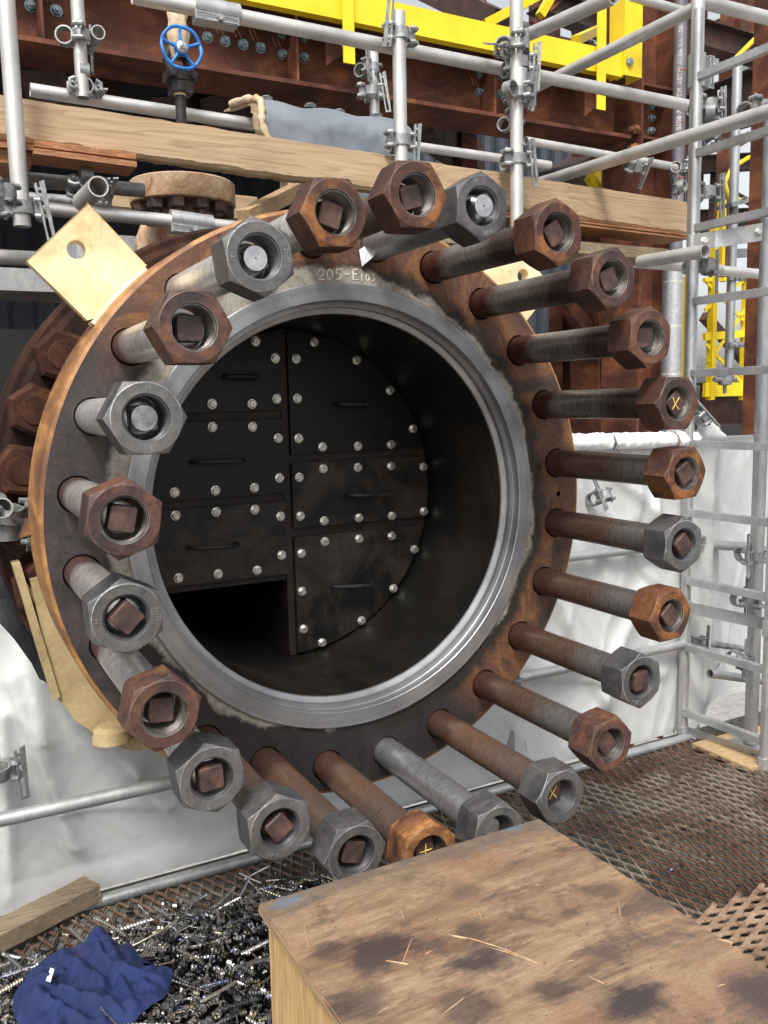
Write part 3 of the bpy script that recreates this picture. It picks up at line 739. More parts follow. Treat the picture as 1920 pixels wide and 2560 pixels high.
# index: L, recess, hex rotation, square rotation, nut, shank, tip, yellow mark, stamps [(angle, text)]
STUDS = {1: (.463, .020, 2, 15, 'm', 'r', 'b', '', ()), 2: (.430, -.004, 30, 20, 'd', 'k', 's', '', ((110, 'H'), (-75, '2HM'))), 3: (.460, .012, 33, 35, 'm', 'u', 'b', '', ()),
         4: (.461, .012, 20, 25, 'p', 'u', 'b', '', ()), 5: (.452, .014, 25, 4, 'r', 'u', 'b', '', ()), 6: (.456, .008, 0, 40, 'r', 'u', 'b', 'X', ()),
         7: (.444, .002, 3, 32, 'm', 'b', 'b', '', ()), 8: (.441, .000, 28, 38, 'g', 'b', 'b', '', ((35, 'H'), (200, '2HM'))), 9: (.448, .003, 5, 42, 'm', 'b', 'b', '', ()),
         10: (.442, .000, 30, 3, 'g', 'b', 'b', '', ((75, 'H'), (-115, '2HM'))), 11: (.470, .014, 12, 40, 'p', 'b', 'b', '', ()), 12: (.477, .028, 0, 5, 'g', 'r', 'b', 'X', ((95, '7-8'),)),
         13: (.470, .025, 15, 10, 'g', 'k', 's', '', ()), 14: (.470, .018, 20, 10, 'o', 'r', 'b', '+', ()), 15: (.469, .010, 3, -18, 'g', 'r', 'b', '', ((35, 'H'), (-125, '2HM'))),
         16: (.454, .004, 33, 33, 'g', 'r', 'b', '', ((60, 'H'), (-110, '2HM'))), 17: (.441, .000, 38, 2, 'g', 'm', 'b', '', ((65, 'H'), (-110, '2HM'))), 18: (.470, .020, 15, -5, 'p', 'm', 'b', '', ()),
         19: (.430, -.004, 33, 44, 'g', 'm', 'b', '', ((180, 'H'), (0, '2HM'))), 20: (.459, .012, 20, -12, 'p', 'm', 'b', '', ()), 21: (.463, .016, 0, 3, 'g', 's', 's', '', ((85, 'H'), (-90, '2HM'))),
         22: (.465, .024, 0, 0, 'p', 'm', 'b', '', ()), 23: (.463, .020, 38, 20, 'g', 's', 's', '', ((180, 'H'), (5, '2HM'))), 24: (.458, .020, 3, -15, 'm', 'm', 'b', '', ())}
for i, (L, rec, hrot, srot, nk, sk, tk, mark, stamps) in STUDS.items():
    a = STUDA[i - 1]; px, pz = .61 * math.sin(a), .61 * math.cos(a)
    root = empty('stud_bolt', (px, 0, pz), f'{NUTL[nk]} on a {SHK[sk][1]} stud, {CLOCK[i-1]} o\'clock', 'stud bolt', 'stud bolts around the flange')
    obj('shank', shank_bm(L, rec), SHK[sk][0], root, 30, local=True)
    tp = obj('square_end', TIP[tk], None, root); tp.location = (0, -(L - rec), 0); tp.rotation_euler = (0, -R_(srot), 0)
    nt = obj('hex_nut', NUTM[nk], None, root); nt.location = (0, -L, 0); nt.rotation_euler = (0, -R_(hrot), 0)
    if mark:
        bm = NB(); write(bm, 'X' if mark == 'X' else '+', (-.012, -.0006, -.014), V((1, 0, 0)), V((0, 0, 1)), .027, 1, .0011)
        bmesh.ops.translate(bm, verts=bm.verts, vec=(0, 0, 0))
        mk = obj('yellow_mark', bm, ychalk, tp, 60, local=True)
        mk.rotation_euler = (0, R_(srot), 0)
    for ang, s in stamps:
        st = obj('stamp', ST[s], None, nt)
        aa = R_(ang) - R_(hrot); rr = (RB + .0035 + AF2 * .975) / 2
        st.location = (rr * math.cos(aa), -.0004, rr * math.sin(aa))
        # text lies in the xz plane facing -y, top pointing outwards
        st.rotation_euler = (PI / 2, 0, 0)
        M = Matrix.Rotation(-(aa - PI / 2), 4, 'Y') @ Matrix.Rotation(PI / 2, 4, 'X')
        st.rotation_euler = M.to_euler()

#@@PART2
# ------------------------------------------------------------------ scaffold tubes
TG = 'scaffold tubes'
def stube(p0, p1, label, r=.02415, mat=None, hollow=.86, cat='scaffold tube'):
    bm = NB(); tube(bm, p0, p1, r, 20, hollow=hollow)
    return solo('scaffold_tube', bm, mat or alu, label, cat, TG, smooth=60)
def vtube(u, v0, v1, Y, label, **k):
    """vertical tube through pixel (u, v1); v0/v1 = top/bottom rows"""
    b = at(u, v1, Y=Y); t = at(u, v0, Y=Y)
    return stube((b.x, Y, b.z), (b.x, Y, t.z), label, **k), b.x
def htube(u0, v0, u1, v1, Y, label, **k):
    a = at(u0, v0, Y=Y); b = at(u1, v1, Y=Y); z = (a.z + b.z) / 2
    s = k.pop('slope', .7)
    return stube((a.x, Y, z + (a.z - z) * s), (b.x, Y, z + (b.z - z) * s), label, **k)
def ytube(u0, v0, u1, v1, X, label, **k):
    a = at(u0, v0, X=X); b = at(u1, v1, X=X)
    return stube(a, b, label, **k)
vtube(56, -60, 567, .92, 'tall weathered tube post at the left edge, ending above the cream lug')
vtube(208, -60, 245, 1.62, 'short upright tube behind the left edge post, clamped to a level tube')
vtube(1003, 32, 420, 1.0, 'upright tube with an open top, above the two rusty nuts', hollow=.86)
vtube(1292, -60, 575, .92, 'upright tube right of centre, passing in front of the long toe board')
vtube(937, 112, 300, 2.0, 'thin upright tube in front of the rusty beam, left of centre')
htube(75, 222, 672, 320, 1.68, 'level tube running left of the grey blanket, behind the valve stem')
htube(330, -12, 1735, 268, 1.06, 'long level tube across the top, in front of the rusty beam')
htube(1010, 362, 1374, 414, 1.9, 'pale level tube just above the toe board with a tan tape mark', r=.022)
htube(1314, 350, 1690, 420, 1.95, 'level tube with a hanging clamp, in front of the rusty column', r=.022)
htube(-60, 502, 605, 572, 1.02, 'level tube behind the cream lug and the top left nuts', r=.0205)
htube(-40, 438, 360, 477, 1.16, 'dull level tube under the brown plywood strips', r=.0225, mat=galvd)
htube(-40, 487, 278, 512, 1.35, 'dull level tube behind the clamp with the open stub', r=.02, mat=galvd)
htube(-60, 640, 130, 648, 1.3, 'level tube at the left edge, passing behind the cream lug')
htube(1440, 643, 1800, 674, 1.14, 'level tube under the grey plank, left of the ladder')
htube(1800, 676, 1905, 686, 1.18, 'level tube to the right of the ladder, under the joining bracket')
ytube(1340, 460, 2010, 252, 1.62, 'sloping tube rising to the right in front of the rusty column')
ytube(1330, 223, 1750, 15, 1.75, 'sloping tube crossing in front of the yellow rail')
ytube(1268, 110, 1535, -8, 1.3, 'sloping tube leaving the centre post at its top clamp')
htube(1575, -10, 1705, 28, 1.9, 'short tube crossing behind the sloping tube at the top right')
htube(1740, 2, 1960, 54, .62, 'level tube at the top right corner, above the ladder')
ytube(1600, 655, 1764, 628, 1.62, 'open ended tube pointing at the viewer beside the ladder')
ytube(222, 118, 246, 80, -.2, 'short open stub tube clamped to the upright at the upper left')
ytube(205, 505, 246, 466, -.45, 'open stub tube pointing at the viewer above the cream lug')
BPX = 1.74
stube((BPX, .60, FZ + .01), (BPX, .60, 1.82), 'thick upright tube close behind the ladder', r=.0235)
stube((1.826, .341, FZ + .03), (1.826, .341, 1.25), 'upright tube standing on the plywood pad', r=.0242, mat=galv)
htube(-60, 2062, 440, 1954, .31, 'level tube in front of the white sheet at the lower left', r=.0172, mat=galv)
a = at(255, 2240, Z=FZ + .01)
stube((-.62, .53, FZ + .012), (1.70, .53, FZ + .012), 'long galvanised tube lying on the deck along the foot of the white sheet', r=.0165, mat=galv)
htube(1400, 1394, 1700, 1362, .56, 'level tube across the white sheet beside the middle studs', r=.018, mat=galv)
htube(1284, 1697, 1712, 1610, .56, 'level tube across the white sheet beside the lower right studs', r=.018, mat=galv)
htube(1765, 1355, 1900, 1375, .62, 'short level tube to the right of the ladder stile', r=.02, mat=galv)
htube(1775, 1672, 1920, 1715, .5, 'short bent-ended level tube low behind the ladder', r=.017, mat=galv)
htube(1770, 1600, 1870, 1632, .62, 'thin level tube low behind the ladder rungs', r=.013, mat=galvd)
vtube(1275, 1735, 1990, .60, 'short upright under the lower right studs, in front of the sheet', r=.017, mat=galvd)
vtube(5, 1290, 2300, .75, 'dim upright behind the white sheet at the left edge', r=.02, mat=galvd)
stube(at(-90, 1262, Y=.95), at(6, 1270, Y=.38), 'open tube end at the left edge beside the flange rim')
for k, (x, y, z, hl) in enumerate(((1.005, .60, .105, 1.55),)):
    pass

# ------------------------------------------------------------------ couplers
def coupler_parts():
    out = []
    b = NB()                                             # band round the upright, saddle, band round the ledger
    lathe(b, [(.0246, -.017), (.0295, -.017), (.0295, .017), (.0246, .017), (.0246, -.017)], 24, (0, 0, 0), 'Z')
    lathe(b, [(.0246, -.017), (.0295, -.017), (.0295, .017), (.0246, .017), (.0246, -.017)], 24, (0, .053, 0), 'X')
    box(b, (-.014, .024, -.014), (.014, .032, .014))
    box(b, (-.05, -.006, -.012), (-.027, .006, .012)); box(b, (.027, -.006, -.012), (.05, .006, .012))
    out.append(('clamp_band', b))
    for sx in (-1, 1):
        b = NB()
        for sz in (-1, 1):
            path(b, [(sx * .03, -.012, sz * .021), (sx * .042, -.017, sz * .021), (sx * .054, -.012, sz * .021), (sx * .054, .012, sz * .021), (sx * .036, .02, sz * .021)], .0072, 8)
        tube(b, (sx * .044, 0, -.034), (sx * .044, 0, .034), .0045, 10)
        out.append(('eye_bolt', b))
    b = NB()
    prism(b, [(.052, -.021, .062), (.066, -.021, .066), (.066, -.021, -.085), (.058, -.021, -.085)], (0, .005, 0))
    prism(b, [(.038, -.021, .058), (.045, -.021, .060), (.048, -.021, -.085), (.043, -.021, -.085)], (0, .005, 0))
    box(b, (.038, -.0212, .04), (.066, -.0158, .048)); box(b, (.043, -.0213, -.092), (.066, -.0157, -.085))
    out.append(('wedge', b))
    return out
CPM = [(n, mesh_from(b, n, galvd, 40)) for n, b in coupler_parts()]
def coupler(u, v, Y, label, rz=0, flip=1, s=1.0, rx=0):
    p = at(u, v, Y=Y)
    r = empty('tube_coupler', p, label, 'tube clamp', 'clamps on the scaffold tubes')
    r.rotation_euler = (rx, PI if flip < 0 else 0, rz); r.scale = (s, s, s)
    for n, me in CPM:
        o = bpy.data.objects.new(n, me); C.objects.link(o); o.parent = r
        if n == 'wedge' : o.rotation_euler = (0, random.uniform(-.15, .15), 0)
    return r
for a_ in ((57, 520, .92, 'wedge clamp at the foot of the tall left edge post', 0, 1, 1.05),
           (205, 92, 1.6, 'wedge clamp beside the upper left open stub tube', 1.2, 1, 1.1),
           (212, 216, 1.62, 'wedge clamp laid flat where the short upright meets its level tube', 0, 1, 1.0, PI / 2),
           (1001, 86, 1.0, 'wedge clamp under the open top of the upright right of centre', 0, -1, 1.1),
           (1002, 352, 1.0, 'wedge clamp low on the upright, just above the rusty nuts', 0, 1, 1.05),
           (1301, 112, .92, 'upper clamp in the cluster where the centre post meets the top tube', .8, 1, 1.15),
           (1280, 133, .94, 'clamp gripping the sloping tube at the centre post', 0, -1, 1.05, 1.2),
           (1300, 158, .93, 'middle clamp in the cluster on the centre post', -.4, 1, 1.1),
           (1296, 232, .9, 'clamp holding the splice on the centre post', 1.9, -1, 1.0),
           (1288, 292, 1.0, 'open hook clamp hanging left of the centre post', .6, -1, .9, .5),
           (1293, 398, .92, 'wedge clamp on the centre post just above the toe board', 0, 1, 1.1),
           (930, 170, 1.96, 'clamp at the top of the thin upright by the beam', .5, -1, 1.1),
           (928, 228, 1.96, 'clamp halfway down the thin upright by the beam', -.3, 1, 1.15),
           (1592, 418, 1.9, 'clamp with a long wedge hanging under the level tube by the column', 0, 1, 1.1, .5),
           (1714, 418, 1.6, 'dull clamp between the purple pipe and the ladder', 1.0, 1, 1.0),
           (1712, 470, 1.6, 'lower dull clamp between the purple pipe and the ladder', 2.0, 1, 1.0),
           (1772, 262, .6, 'upper clamp on the thick upright behind the ladder', 0, 1, 1.05),
           (1770, 292, .62, 'second clamp from the top on the upright behind the ladder', 2.4, -1, 1.0),
           (1768, 336, .6, 'clamp holding the long sloping tube behind the ladder', .3, -1, 1.0, .8),
           (1767, 480, .6, 'clamp on the upright behind the ladder, below the sloping tube', 0, 1, 1.1),
           (1766, 665, .6, 'clamp on the upright beside the open ended tube', .4, 1, 1.1),
           (1750, 1045, .58, 'clamp behind the ladder at the top edge of the white sheet', 1.1, -1, 1.0, .7),
           (1905, 268, .42, 'clamp at the right edge on the sloping tube', .2, 1, 1.1),
           (222, 470, .98, 'clamp gripping the open stub tube above the cream lug', 0, 1, 1.05, .9),
           (10, 478, .8, 'clamp at the left edge beside the tall post', .9, -1, 1.0),
           (1888, 1390, .34, 'clamp halfway up the post on the plywood pad', 0, -1, 1.0),
           (1880, 1495, .34, 'open hook clamp on the post with its wedge hanging', 1.3, 1, 1.0),
           (1868, 1650, .34, 'clamp low on the post on the plywood pad', .2, -1, .95),
           (1748, 1350, .6, 'clamp behind the ladder stile beside the short level tube', .7, 1, .85),
           (1745, 1600, .6, 'clamp low behind the ladder stile', 1.2, -1, .85),
           (1725, 1845, .56, 'clamp at the foot of the upright behind the ladder', .9, 1, .85, .5),
           (1510, 1238, .52, 'clamp hanging in chain against the white sheet right of the flange', .3, -1, .85, .4),
           (1290, 1705, .52, 'clamp on the level tube below the flange at the lower right', 1.0, 1, .7),
           (22, 1285, .42, 'large clamp at the left edge beside the flange rim', .5, 1, 1.05, .3),
           (18, 1330, .46, 'lower clamp at the left edge with its wedge hanging down', -.2, -1, 1.1),
           (-5, 1930, .42, 'clamp at the left edge with a flared wedge on the level tube', .2, 1, .95, .2)):
    coupler(*a_[:4], *a_[4:])
def sleeve(p0, p1, r, label, side=V((0, 0, -1))):
    p0, p1 = V(p0), V(p1); d = (p1 - p0).normalized()
    root = empty('splice_sleeve', (p0 + p1) / 2, label, 'tube splice', 'splice sleeves on the tubes')
    bm = NB(); tube(bm, p0, p1, r, 24)
    L = (p1 - p0).length
    obj('sleeve_body', bm, galv, root, 40)
    q = V((0, -1, 0)) if abs(d.y) < .5 else V((1, 0, 0))
    bm = NB(); c = (p0 + p1) / 2 + side * (r + .006)
    bar(bm, c - d * L * .5, c + d * L * .42, .05, .022, up=side)
    obj('hinge_flange', bm, galv, root, 20)
    bm = NB(); c2 = c + q * .034
    for s in (-1, 1): bar(bm, c2 - d * L * .55 + side * .010 * s, c2 + d * L * .4 + side * .007 * s, .005, .006, up=side)
    bar(bm, c2 - d * L * .55, c2 - d * L * .50, .006, .03, up=side); bar(bm, c2 + d * L * .38, c2 + d * L * .42, .006, .026, up=side)
    obj('slotted_wedge', bm, galvd, root, 20)
    bm = NB(); hexprism(bm, c2 - q * .01, q, .011, .022); obj('rivet', bm, galvd, root)
z4 = at(1018, 119, Y=1.06).z
sa, sb = at(484, 20, Y=1.06), at(597, 42, Y=1.06)
sleeve((sa.x, 1.06, z4), (sb.x, 1.06, z4), .031, 'galvanised splice sleeve on the long top tube above the blue handwheel')
sa, sb = at(425, 545, Y=1.02), at(530, 560, Y=1.02)
sleeve(sa, sb, .027, 'galvanised splice sleeve on the level tube behind the top left nuts')
cx = at(1298, 200, Y=.92).x
sleeve((cx, .92, at(1298, 262, Y=.92).z), (cx, .92, at(1298, 175, Y=.92).z), .031, 'upright splice sleeve on the centre post', side=V((1, 0, 0)))
sleeve((BPX, .6, at(1775, 228, Y=.6).z), (BPX, .6, at(1778, 145, Y=.6).z), .031, 'upright splice sleeve on the thick tube behind the ladder', side=V((1, 0, 0)))

# ------------------------------------------------------------------ ladder
LL, LR = V((1.704, .565, 0)), V((1.716, .194, 0))
ld = empty('scaffold_ladder', (1.71, .38, FZ), 'tall galvanised ladder with square ribbed rungs on the right', 'ladder')
bm = NB(); tube(bm, (LL.x, LL.y, at(1703.5, 1861, Y=.565).z), (LL.x, LL.y, 1.62), .0165, 20); obj('stile', bm, galv, ld, 60)
bm = NB(); tube(bm, (LR.x, LR.y, -1.10), (LR.x, LR.y, 1.62), .0165, 20); obj('stile', bm, galv, ld, 60)
for k in range(12):
    z = 1.652 - .2645 * k
    if z < -1.05 or z > 1.45: continue
    bm = NB(); bar(bm, LL + V((0, -.012, z)), LR + V((0, .012, z)), .026, .026)
    for j in range(15):
        p = LL.lerp(LR, (j + .8) / 16) + V((0, 0, z + .013))
        bar(bm, p - V((.010, 0, 0)), p + V((.010, 0, 0)), .008, .005)
    obj('rung', bm, galv, ld, 30)
for z in (-.575, -1.08):
    bm = NB()
    for q in (LL, LR):
        lathe(bm, [(.0167, z - .028), (.0215, z - .028), (.0215, z + .028), (.0167, z + .028)], 20, (q.x, q.y, 0), 'Z')
    bar(bm, LL + V((.018, -.01, z)), LR + V((.05, .03, z)), .005, .045)
    obj('collar', bm, galv, ld, 40)
zj = at(1735, 610, Y=.565).z
bm = NB()
lathe(bm, [(.0167, zj - .034), (.022, zj - .034), (.022, zj + .034), (.0167, zj + .034)], 20, (LL.x, LL.y, 0), 'Z')
prism(bm, [(LL.x - .018, LL.y - .018, zj - .03), (LL.x - .018, LL.y - .018, zj + .03), (LL.x - .0, LL.y - .10, zj + .03), (LL.x - .0, LL.y - .10, zj - .03)], (.006, 0, 0))
prism(bm, [(LL.x, LL.y - .10, zj - .03), (LL.x, LL.y - .10, zj + .03), (1.83, .31, zj + .045), (1.83, .31, zj - .015)], (.005, .003, 0))
br = obj('joining_bracket', bm, galv, ld, 20)
for (x, y, z) in ((LL.x - .014, LL.y - .06, zj), (1.79, .355, zj + .012)):
    bm = NB(); lathe(bm, [(.0145, 0), (.0145, -.002)], 16, (x, y, z), 'Y', cap1=True); hexprism(bm, (x, y, z), (-.2, -1, 0), .012, .012); obj('bracket_bolt', bm, boltzinc, br)
bm = NB(); box(bm, (1.655, .20, FZ + .0), (2.02, .47, FZ + .018)); bevel(bm, .002, 1)
solo('plywood_pad', bm, M_pad, 'small plywood pad on the mesh floor under the ladder post', 'plywood pad')
bm = NB(); box(bm, (1.755, .27, FZ + .0185), (1.895, .41, FZ + .026)); tube(bm, (1.826, .341, FZ + .026), (1.826, .341, FZ + .10), .0195, 16)
solo('base_plate', bm, galvd, 'square steel base plate lying on the plywood pad', 'base plate')

# ------------------------------------------------------------------ wood above the flange
def board(pts, dy, mat, label, name='plank', cat='plank', jag=0, Y=None, group=None):
    """face polygon given as pixels on plane Y (top-left, top-right, bottom-right, bottom-left), extruded dy"""
    q = [at(u, v, Y=Y) for u, v in pts]; n = 240 if jag else 1
    bm = NB(); A = []; B = []
    for k in range(n + 1):
        t = k / n
        a = q[0].lerp(q[1], t); b = q[3].lerp(q[2], t)
        if jag:
            a = a + V((0, 0, fbm(a.x * 14, 1.3) * jag * .6)); b = b + V((0, 0, fbm(b.x * 12, 7.7) * jag * .5))
        A.append(a); B.append(b)
    rows = []
    for k in range(n + 1):
        rows.append([bm.verts.new(A[k]), bm.verts.new(B[k]), bm.verts.new(B[k] + V((0, dy, (abs(fbm(A[k].x * 22, 3)) * jag * 1.5)))), bm.verts.new(A[k] + V((0, dy, 0)))])
    if jag:                                             # wane: broken, chamfered lower front edge
        for k, r in enumerate(rows):
            up = .010 + .010 * abs(fbm(A[k].x * 6, 5)) + .004 * abs(fbm(A[k].x * 60, 2)); x_ = r[1].co.copy()
            r.insert(2, bm.verts.new(x_ + V((0, .010 + .006 * fbm(A[k].x * 50, 9), .001))))
            r[1].co.z += up
    for k in range(n): bridge(bm, rows[k], rows[k + 1])
    bm.faces.new(rows[0]); bm.faces.new(rows[-1])
    return solo(name, bm, mat, label, cat, group, smooth=25)
board([(-90, 223), (1726, 506), (1726, 588), (-90, 332)], .05, M_plank, 'long new pine toe board on edge across the whole width behind the studs', jag=.005, Y=1.03)
def layered(pts, Y, dy, n, label, off=0):
    q = [at(u, v, Y=Y) for u, v in pts]; bm = NB()
    for k in range(n):
        t0, t1 = k / n, (k + .93) / n
        a = q[0].lerp(q[3], t0); b = q[1].lerp(q[2], t0); c = q[1].lerp(q[2], t1); d = q[0].lerp(q[3], t1)
        o = V((0, off * (k % 2), 0))
        prism(bm, [a + o, b + o, c + o, d + o], (0, dy, 0))
    return solo('plywood_strip', bm, M_plyedge, label, 'plywood strip', 'plywood strips on the scaffold')
layered([(86, 350), (340, 382), (340, 398), (86, 366)], .96, .12, 3, 'upper brown plywood strip stacked left of the rusty pipe flange')
layered([(84, 369), (342, 404), (342, 418), (84, 384)], .92, .12, 3, 'lower brown plywood strip sticking out under the upper one')
layered([(-80, 345), (82, 363), (82, 376), (-80, 358)], .95, .12, 3, 'upper plywood strip behind the tall left edge post')
layered([(-80, 362), (80, 381), (80, 412), (-80, 400)], .97, .2, 3, 'lower plywood strip behind the tall left edge post')
layered([(1030, 500), (1722, 586), (1722, 598), (1030, 514)], 1.0, .15, 3, 'thin plywood strips under the right end of the toe board', .006)
zz = at(1470, 605, Y=.95).z
bm = NB(); box(bm, (.80, .95, zz - .045), (1.98, 1.2, zz)); bevel(bm, .003, 1)
solo('scaffold_plank', bm, M_oldwood, 'grey weathered plank seen from below at the right of the top nuts', 'plank')
zz = at(560, 500, Y=1.5).z
a, b = at(270, 485, Y=1.62), at(640, 545, Y=1.62)
bm = NB(); bar(bm, V((a.x, 1.62, a.z)), V((b.x, 1.62, a.z - .01)), .04, .09)
solo('scaffold_plank', bm, M_plank, 'pale timber end behind the bolts of the rusty pipe flange', 'plank')
p = at(610, 545, Y=1.05); q = at(785, 452, Y=1.5)
bm = NB(); bar(bm, V(p), V((q.x, 1.5, q.z)), .05, .05)
solo('timber_rail', bm, M_oldwoody, 'sloping timber behind the top left nuts, under the blanket', 'timber')

# ------------------------------------------------------------------ rusty beam, column
BY = 2.2
zl = 1.775; zh = at(1450, 178, Y=BY).z + .01
bx1 = at(1578, 330, Y=BY).x
be = empty('steel_beam', (0, BY + .15, zl - .02), 'long rusty brown steel beam with zinc bolts across the top', 'steel beam')
bm = NB()
box(bm, (-3.2, BY, zl - .02), (bx1, BY + .3, zl)); box(bm, (-3.2, BY + .144, zl), (bx1, BY + .156, zh)); box(bm, (-3.2, BY, zh), (bx1, BY + .3, zh + .02))
obj('beam_profile', bm, beamrust, be, 20)
for u in (113, 746, 1240):
    x = at(u, 150, Y=BY).x; bm = NB(); box(bm, (x - .006, BY + .008, zl + .001), (x + .006, BY + .1435, zh - .001)); obj('stiffener', bm, beamrust, be, 20)
BOLTM = []
b = NB(); lathe(b, [(.026, 0), (.026, -.004), (.01, -.004)], 20, axis='Y'); hexprism(b, (0, -.004, 0), (0, -1, 0), .0215, .018, ph=.3); tube(b, (0, -.02, 0), (0, -.034, 0), .0105, 12)
bolt_me = mesh_from(b, 'bolt', bluezinc, 30)
for (u, v) in ((77, 15), (141, 27), (519, 94), (563, 104), (608, 112), (651, 120), (706, 84), (707, 137), (758, 93), (759, 145), (1199, 185), (1198, 232), (1250, 190), (1250, 236), (150, 62) if 0 else (1395, 60)):
    p = at(u, v, Y=BY + .144)
    if not (zl + .03 < p.z < zh - .03): continue
    o = bpy.data.objects.new('bolt', bolt_me); C.objects.link(o); o.parent = be; o.location = p - be.location; o.rotation_euler = (0, random.random(), 0)
    bm = NB()
    for s in (-1, 1):                                        # chalk ticks above each bolt
        path(bm, [V(p) + V((-.02 + s * .012, -.001, .03)), V(p) + V((-.034 + s * .012, -.001, .055)), V(p) + V((-.04 + s * .01, -.001, .075))], .0016, 5)
    obj('chalk_tick', bm, tanrust, be, 60)
for (u, v) in ((862, 118), (1497, 250)):
    p = at(u, v, Y=BY - .02); bm = NB()
    prism(bm, [p + V((-.10, 0, -.10)), p + V((.02, 0, -.01)), p + V((.02, 0, .07)), p + V((-.10, 0, .07))], (0, .012, 0))
    bm2 = NB()
    o = obj('bracket', bm, beamrust, be, 20)
    hexprism(bm2, p + V((-.0, 0, .015)), (0, -1, 0), .024, .03); obj('bracket_bolt', bm2, boltzinc, o, 20)
cx0 = at(1597, 300, Y=BY).x
co = empty('steel_column', (cx0 + .12, BY + .15, -1.2), 'rusty steel column at the right end of the beam', 'steel column')
bm = NB()
box(bm, (cx0, BY - .02, -2), (cx0 + .018, BY + .3, 4)); box(bm, (cx0 + .26, BY - .02, -2), (cx0 + .278, BY + .3, 4)); box(bm, (cx0 + .018, BY + .13, -2), (cx0 + .26, BY + .142, 4))
obj('column_profile', bm, beamrust, co, 20)
for z in (at(1600, 345, Y=BY).z, at(1650, 222, Y=BY).z):
    bm = NB(); box(bm, (cx0 + .019, BY - .01, z), (cx0 + .259, BY + .1295, z + .014)); obj('stiffener', bm, beamrust, co, 20)
for (u, v) in ((1627, 267), (1627, 297), (1626, 328)):
    p = at(u, v, Y=BY + .13)
    o = bpy.data.objects.new('bolt', bolt_me); C.objects.link(o); o.parent = co; o.location = p - co.location
for (u, v) in ((1563, 315), (1563, 362)):
    p = at(u, v, Y=BY - .02); bm = NB(); hexprism(bm, (cx0, p.y + .03, p.z), (-1, 0, 0), .028, .035); tube(bm, (cx0 - .03, p.y + .03, p.z), (cx0 - .06, p.y + .03, p.z), .015, 10)
    obj('rusty_bolt', bm, rust_o, co, 30)
def col(u, Y, v0, v1, w, d, mat, label, name='steel_column', cat='steel column', zb=None, group=None, flange=True):
    a = at(u, v1, Y=Y); t = at(u, v0, Y=Y); z0 = a.z if zb is None else zb
    bm = NB(); x = a.x
    if flange:
        box(bm, (x - w / 2, Y, z0), (x - w / 2 + .012, Y + d, t.z)); box(bm, (x + w / 2 - .012, Y, z0), (x + w / 2, Y + d, t.z)); box(bm, (x - w / 2 + .0125, Y + d * .45, z0), (x + w / 2 - .0125, Y + d * .55, t.z))
    else: box(bm, (x - w / 2, Y, z0), (x + w / 2, Y + d, t.z))
    return solo(name, bm, mat, label, cat, group, smooth=20)
CG = 'far rusty columns and beams'
col(1535, 2.9, 300, 1100, .30, .3, beamrust, 'wide rusty column behind the end of the beam, right of the studs')
col(1904, 2.0, -60, 1085, .085, .12, beamrust, 'slim rusty upright near the right edge with bolt holes', flange=False)
col(1418, 3.4, 690, 1100, .12, .15, beamrust, 'slim rusty post seen between the upper right studs', group=CG)
col(1472, 3.6, 690, 1100, .12, .15, beamrust, 'second slim rusty post between the upper right studs', group=CG)
col(1825, 6.0, -60, 700, .14, .2, beamrust, 'far rusty column seen between ladder and right edge', group=CG)
col(1745, 7.0, -60, 500, .2, .2, beamdark, 'far dark column behind the purple pipe', group=CG)
col(1375, 6.5, -60, 120, .3, .2, beamdark, 'far dark column above the yellow rail', group=CG)
def beam(p0, p1, h, w, mat, label, group=CG, name='steel_beam', cat='steel beam', solid=False):
    bm = NB(); p0, p1 = V(p0), V(p1); t = .014
    if solid: bar(bm, p0, p1, w, h)
    else:
        for s in (-1, 1): bar(bm, p0 + V((0, 0, s * (h / 2 - t / 2))), p1 + V((0, 0, s * (h / 2 - t / 2))), w, t)
        bar(bm, p0, p1, t, h - 2 * t - .001)
    return solo(name, bm, mat, label, cat, group, smooth=20)
beam(at(1640, 330, Y=5.5), at(1905, 235, Y=3.6), .42, .25, beamdark, 'dark rusty beam crossing behind the ladder near its top')
beam(at(1740, 85, Y=6), at(1960, 150, Y=6), .3, .2, beamdark, 'far dark beam at the top right, behind the ladder head')
beam(at(1700, 415, Y=7), at(1960, 400, Y=7), .22, .2, beamdark, 'far dark beam level with the upper ladder rungs')
beam(at(1700, 560, Y=7.5), at(1960, 548, Y=7.5), .35, .2, beamdark, 'far dark beam behind the middle of the ladder')
beam(at(1330, -5, Y=6), at(1600, 100, Y=6), .25, .2, beamdark, 'far dark beam above the yellow rail, right of centre')
beam(at(1380, 705, Y=3.0), at(1560, 960, Y=3.0), .10, .1, beamrust, 'diagonal rusty brace between the upper right studs', solid=True)
beam(at(1750, 1010, Y=3.4), at(1960, 1015, Y=3.4), .35, .2, beamdark, 'low dark beam just above the sheet at the right edge')
beam(at(1760, 790, Y=4.2), at(1860, 900, Y=4.2), .09, .08, beamdark, 'diagonal dark brace behind the yellow frame', solid=True)
beam(at(1060, -30, Y=5.5), at(1250, 60, Y=4.5), .2, .2, beamdark, 'far dark brace above the left part of the yellow rail', solid=True)
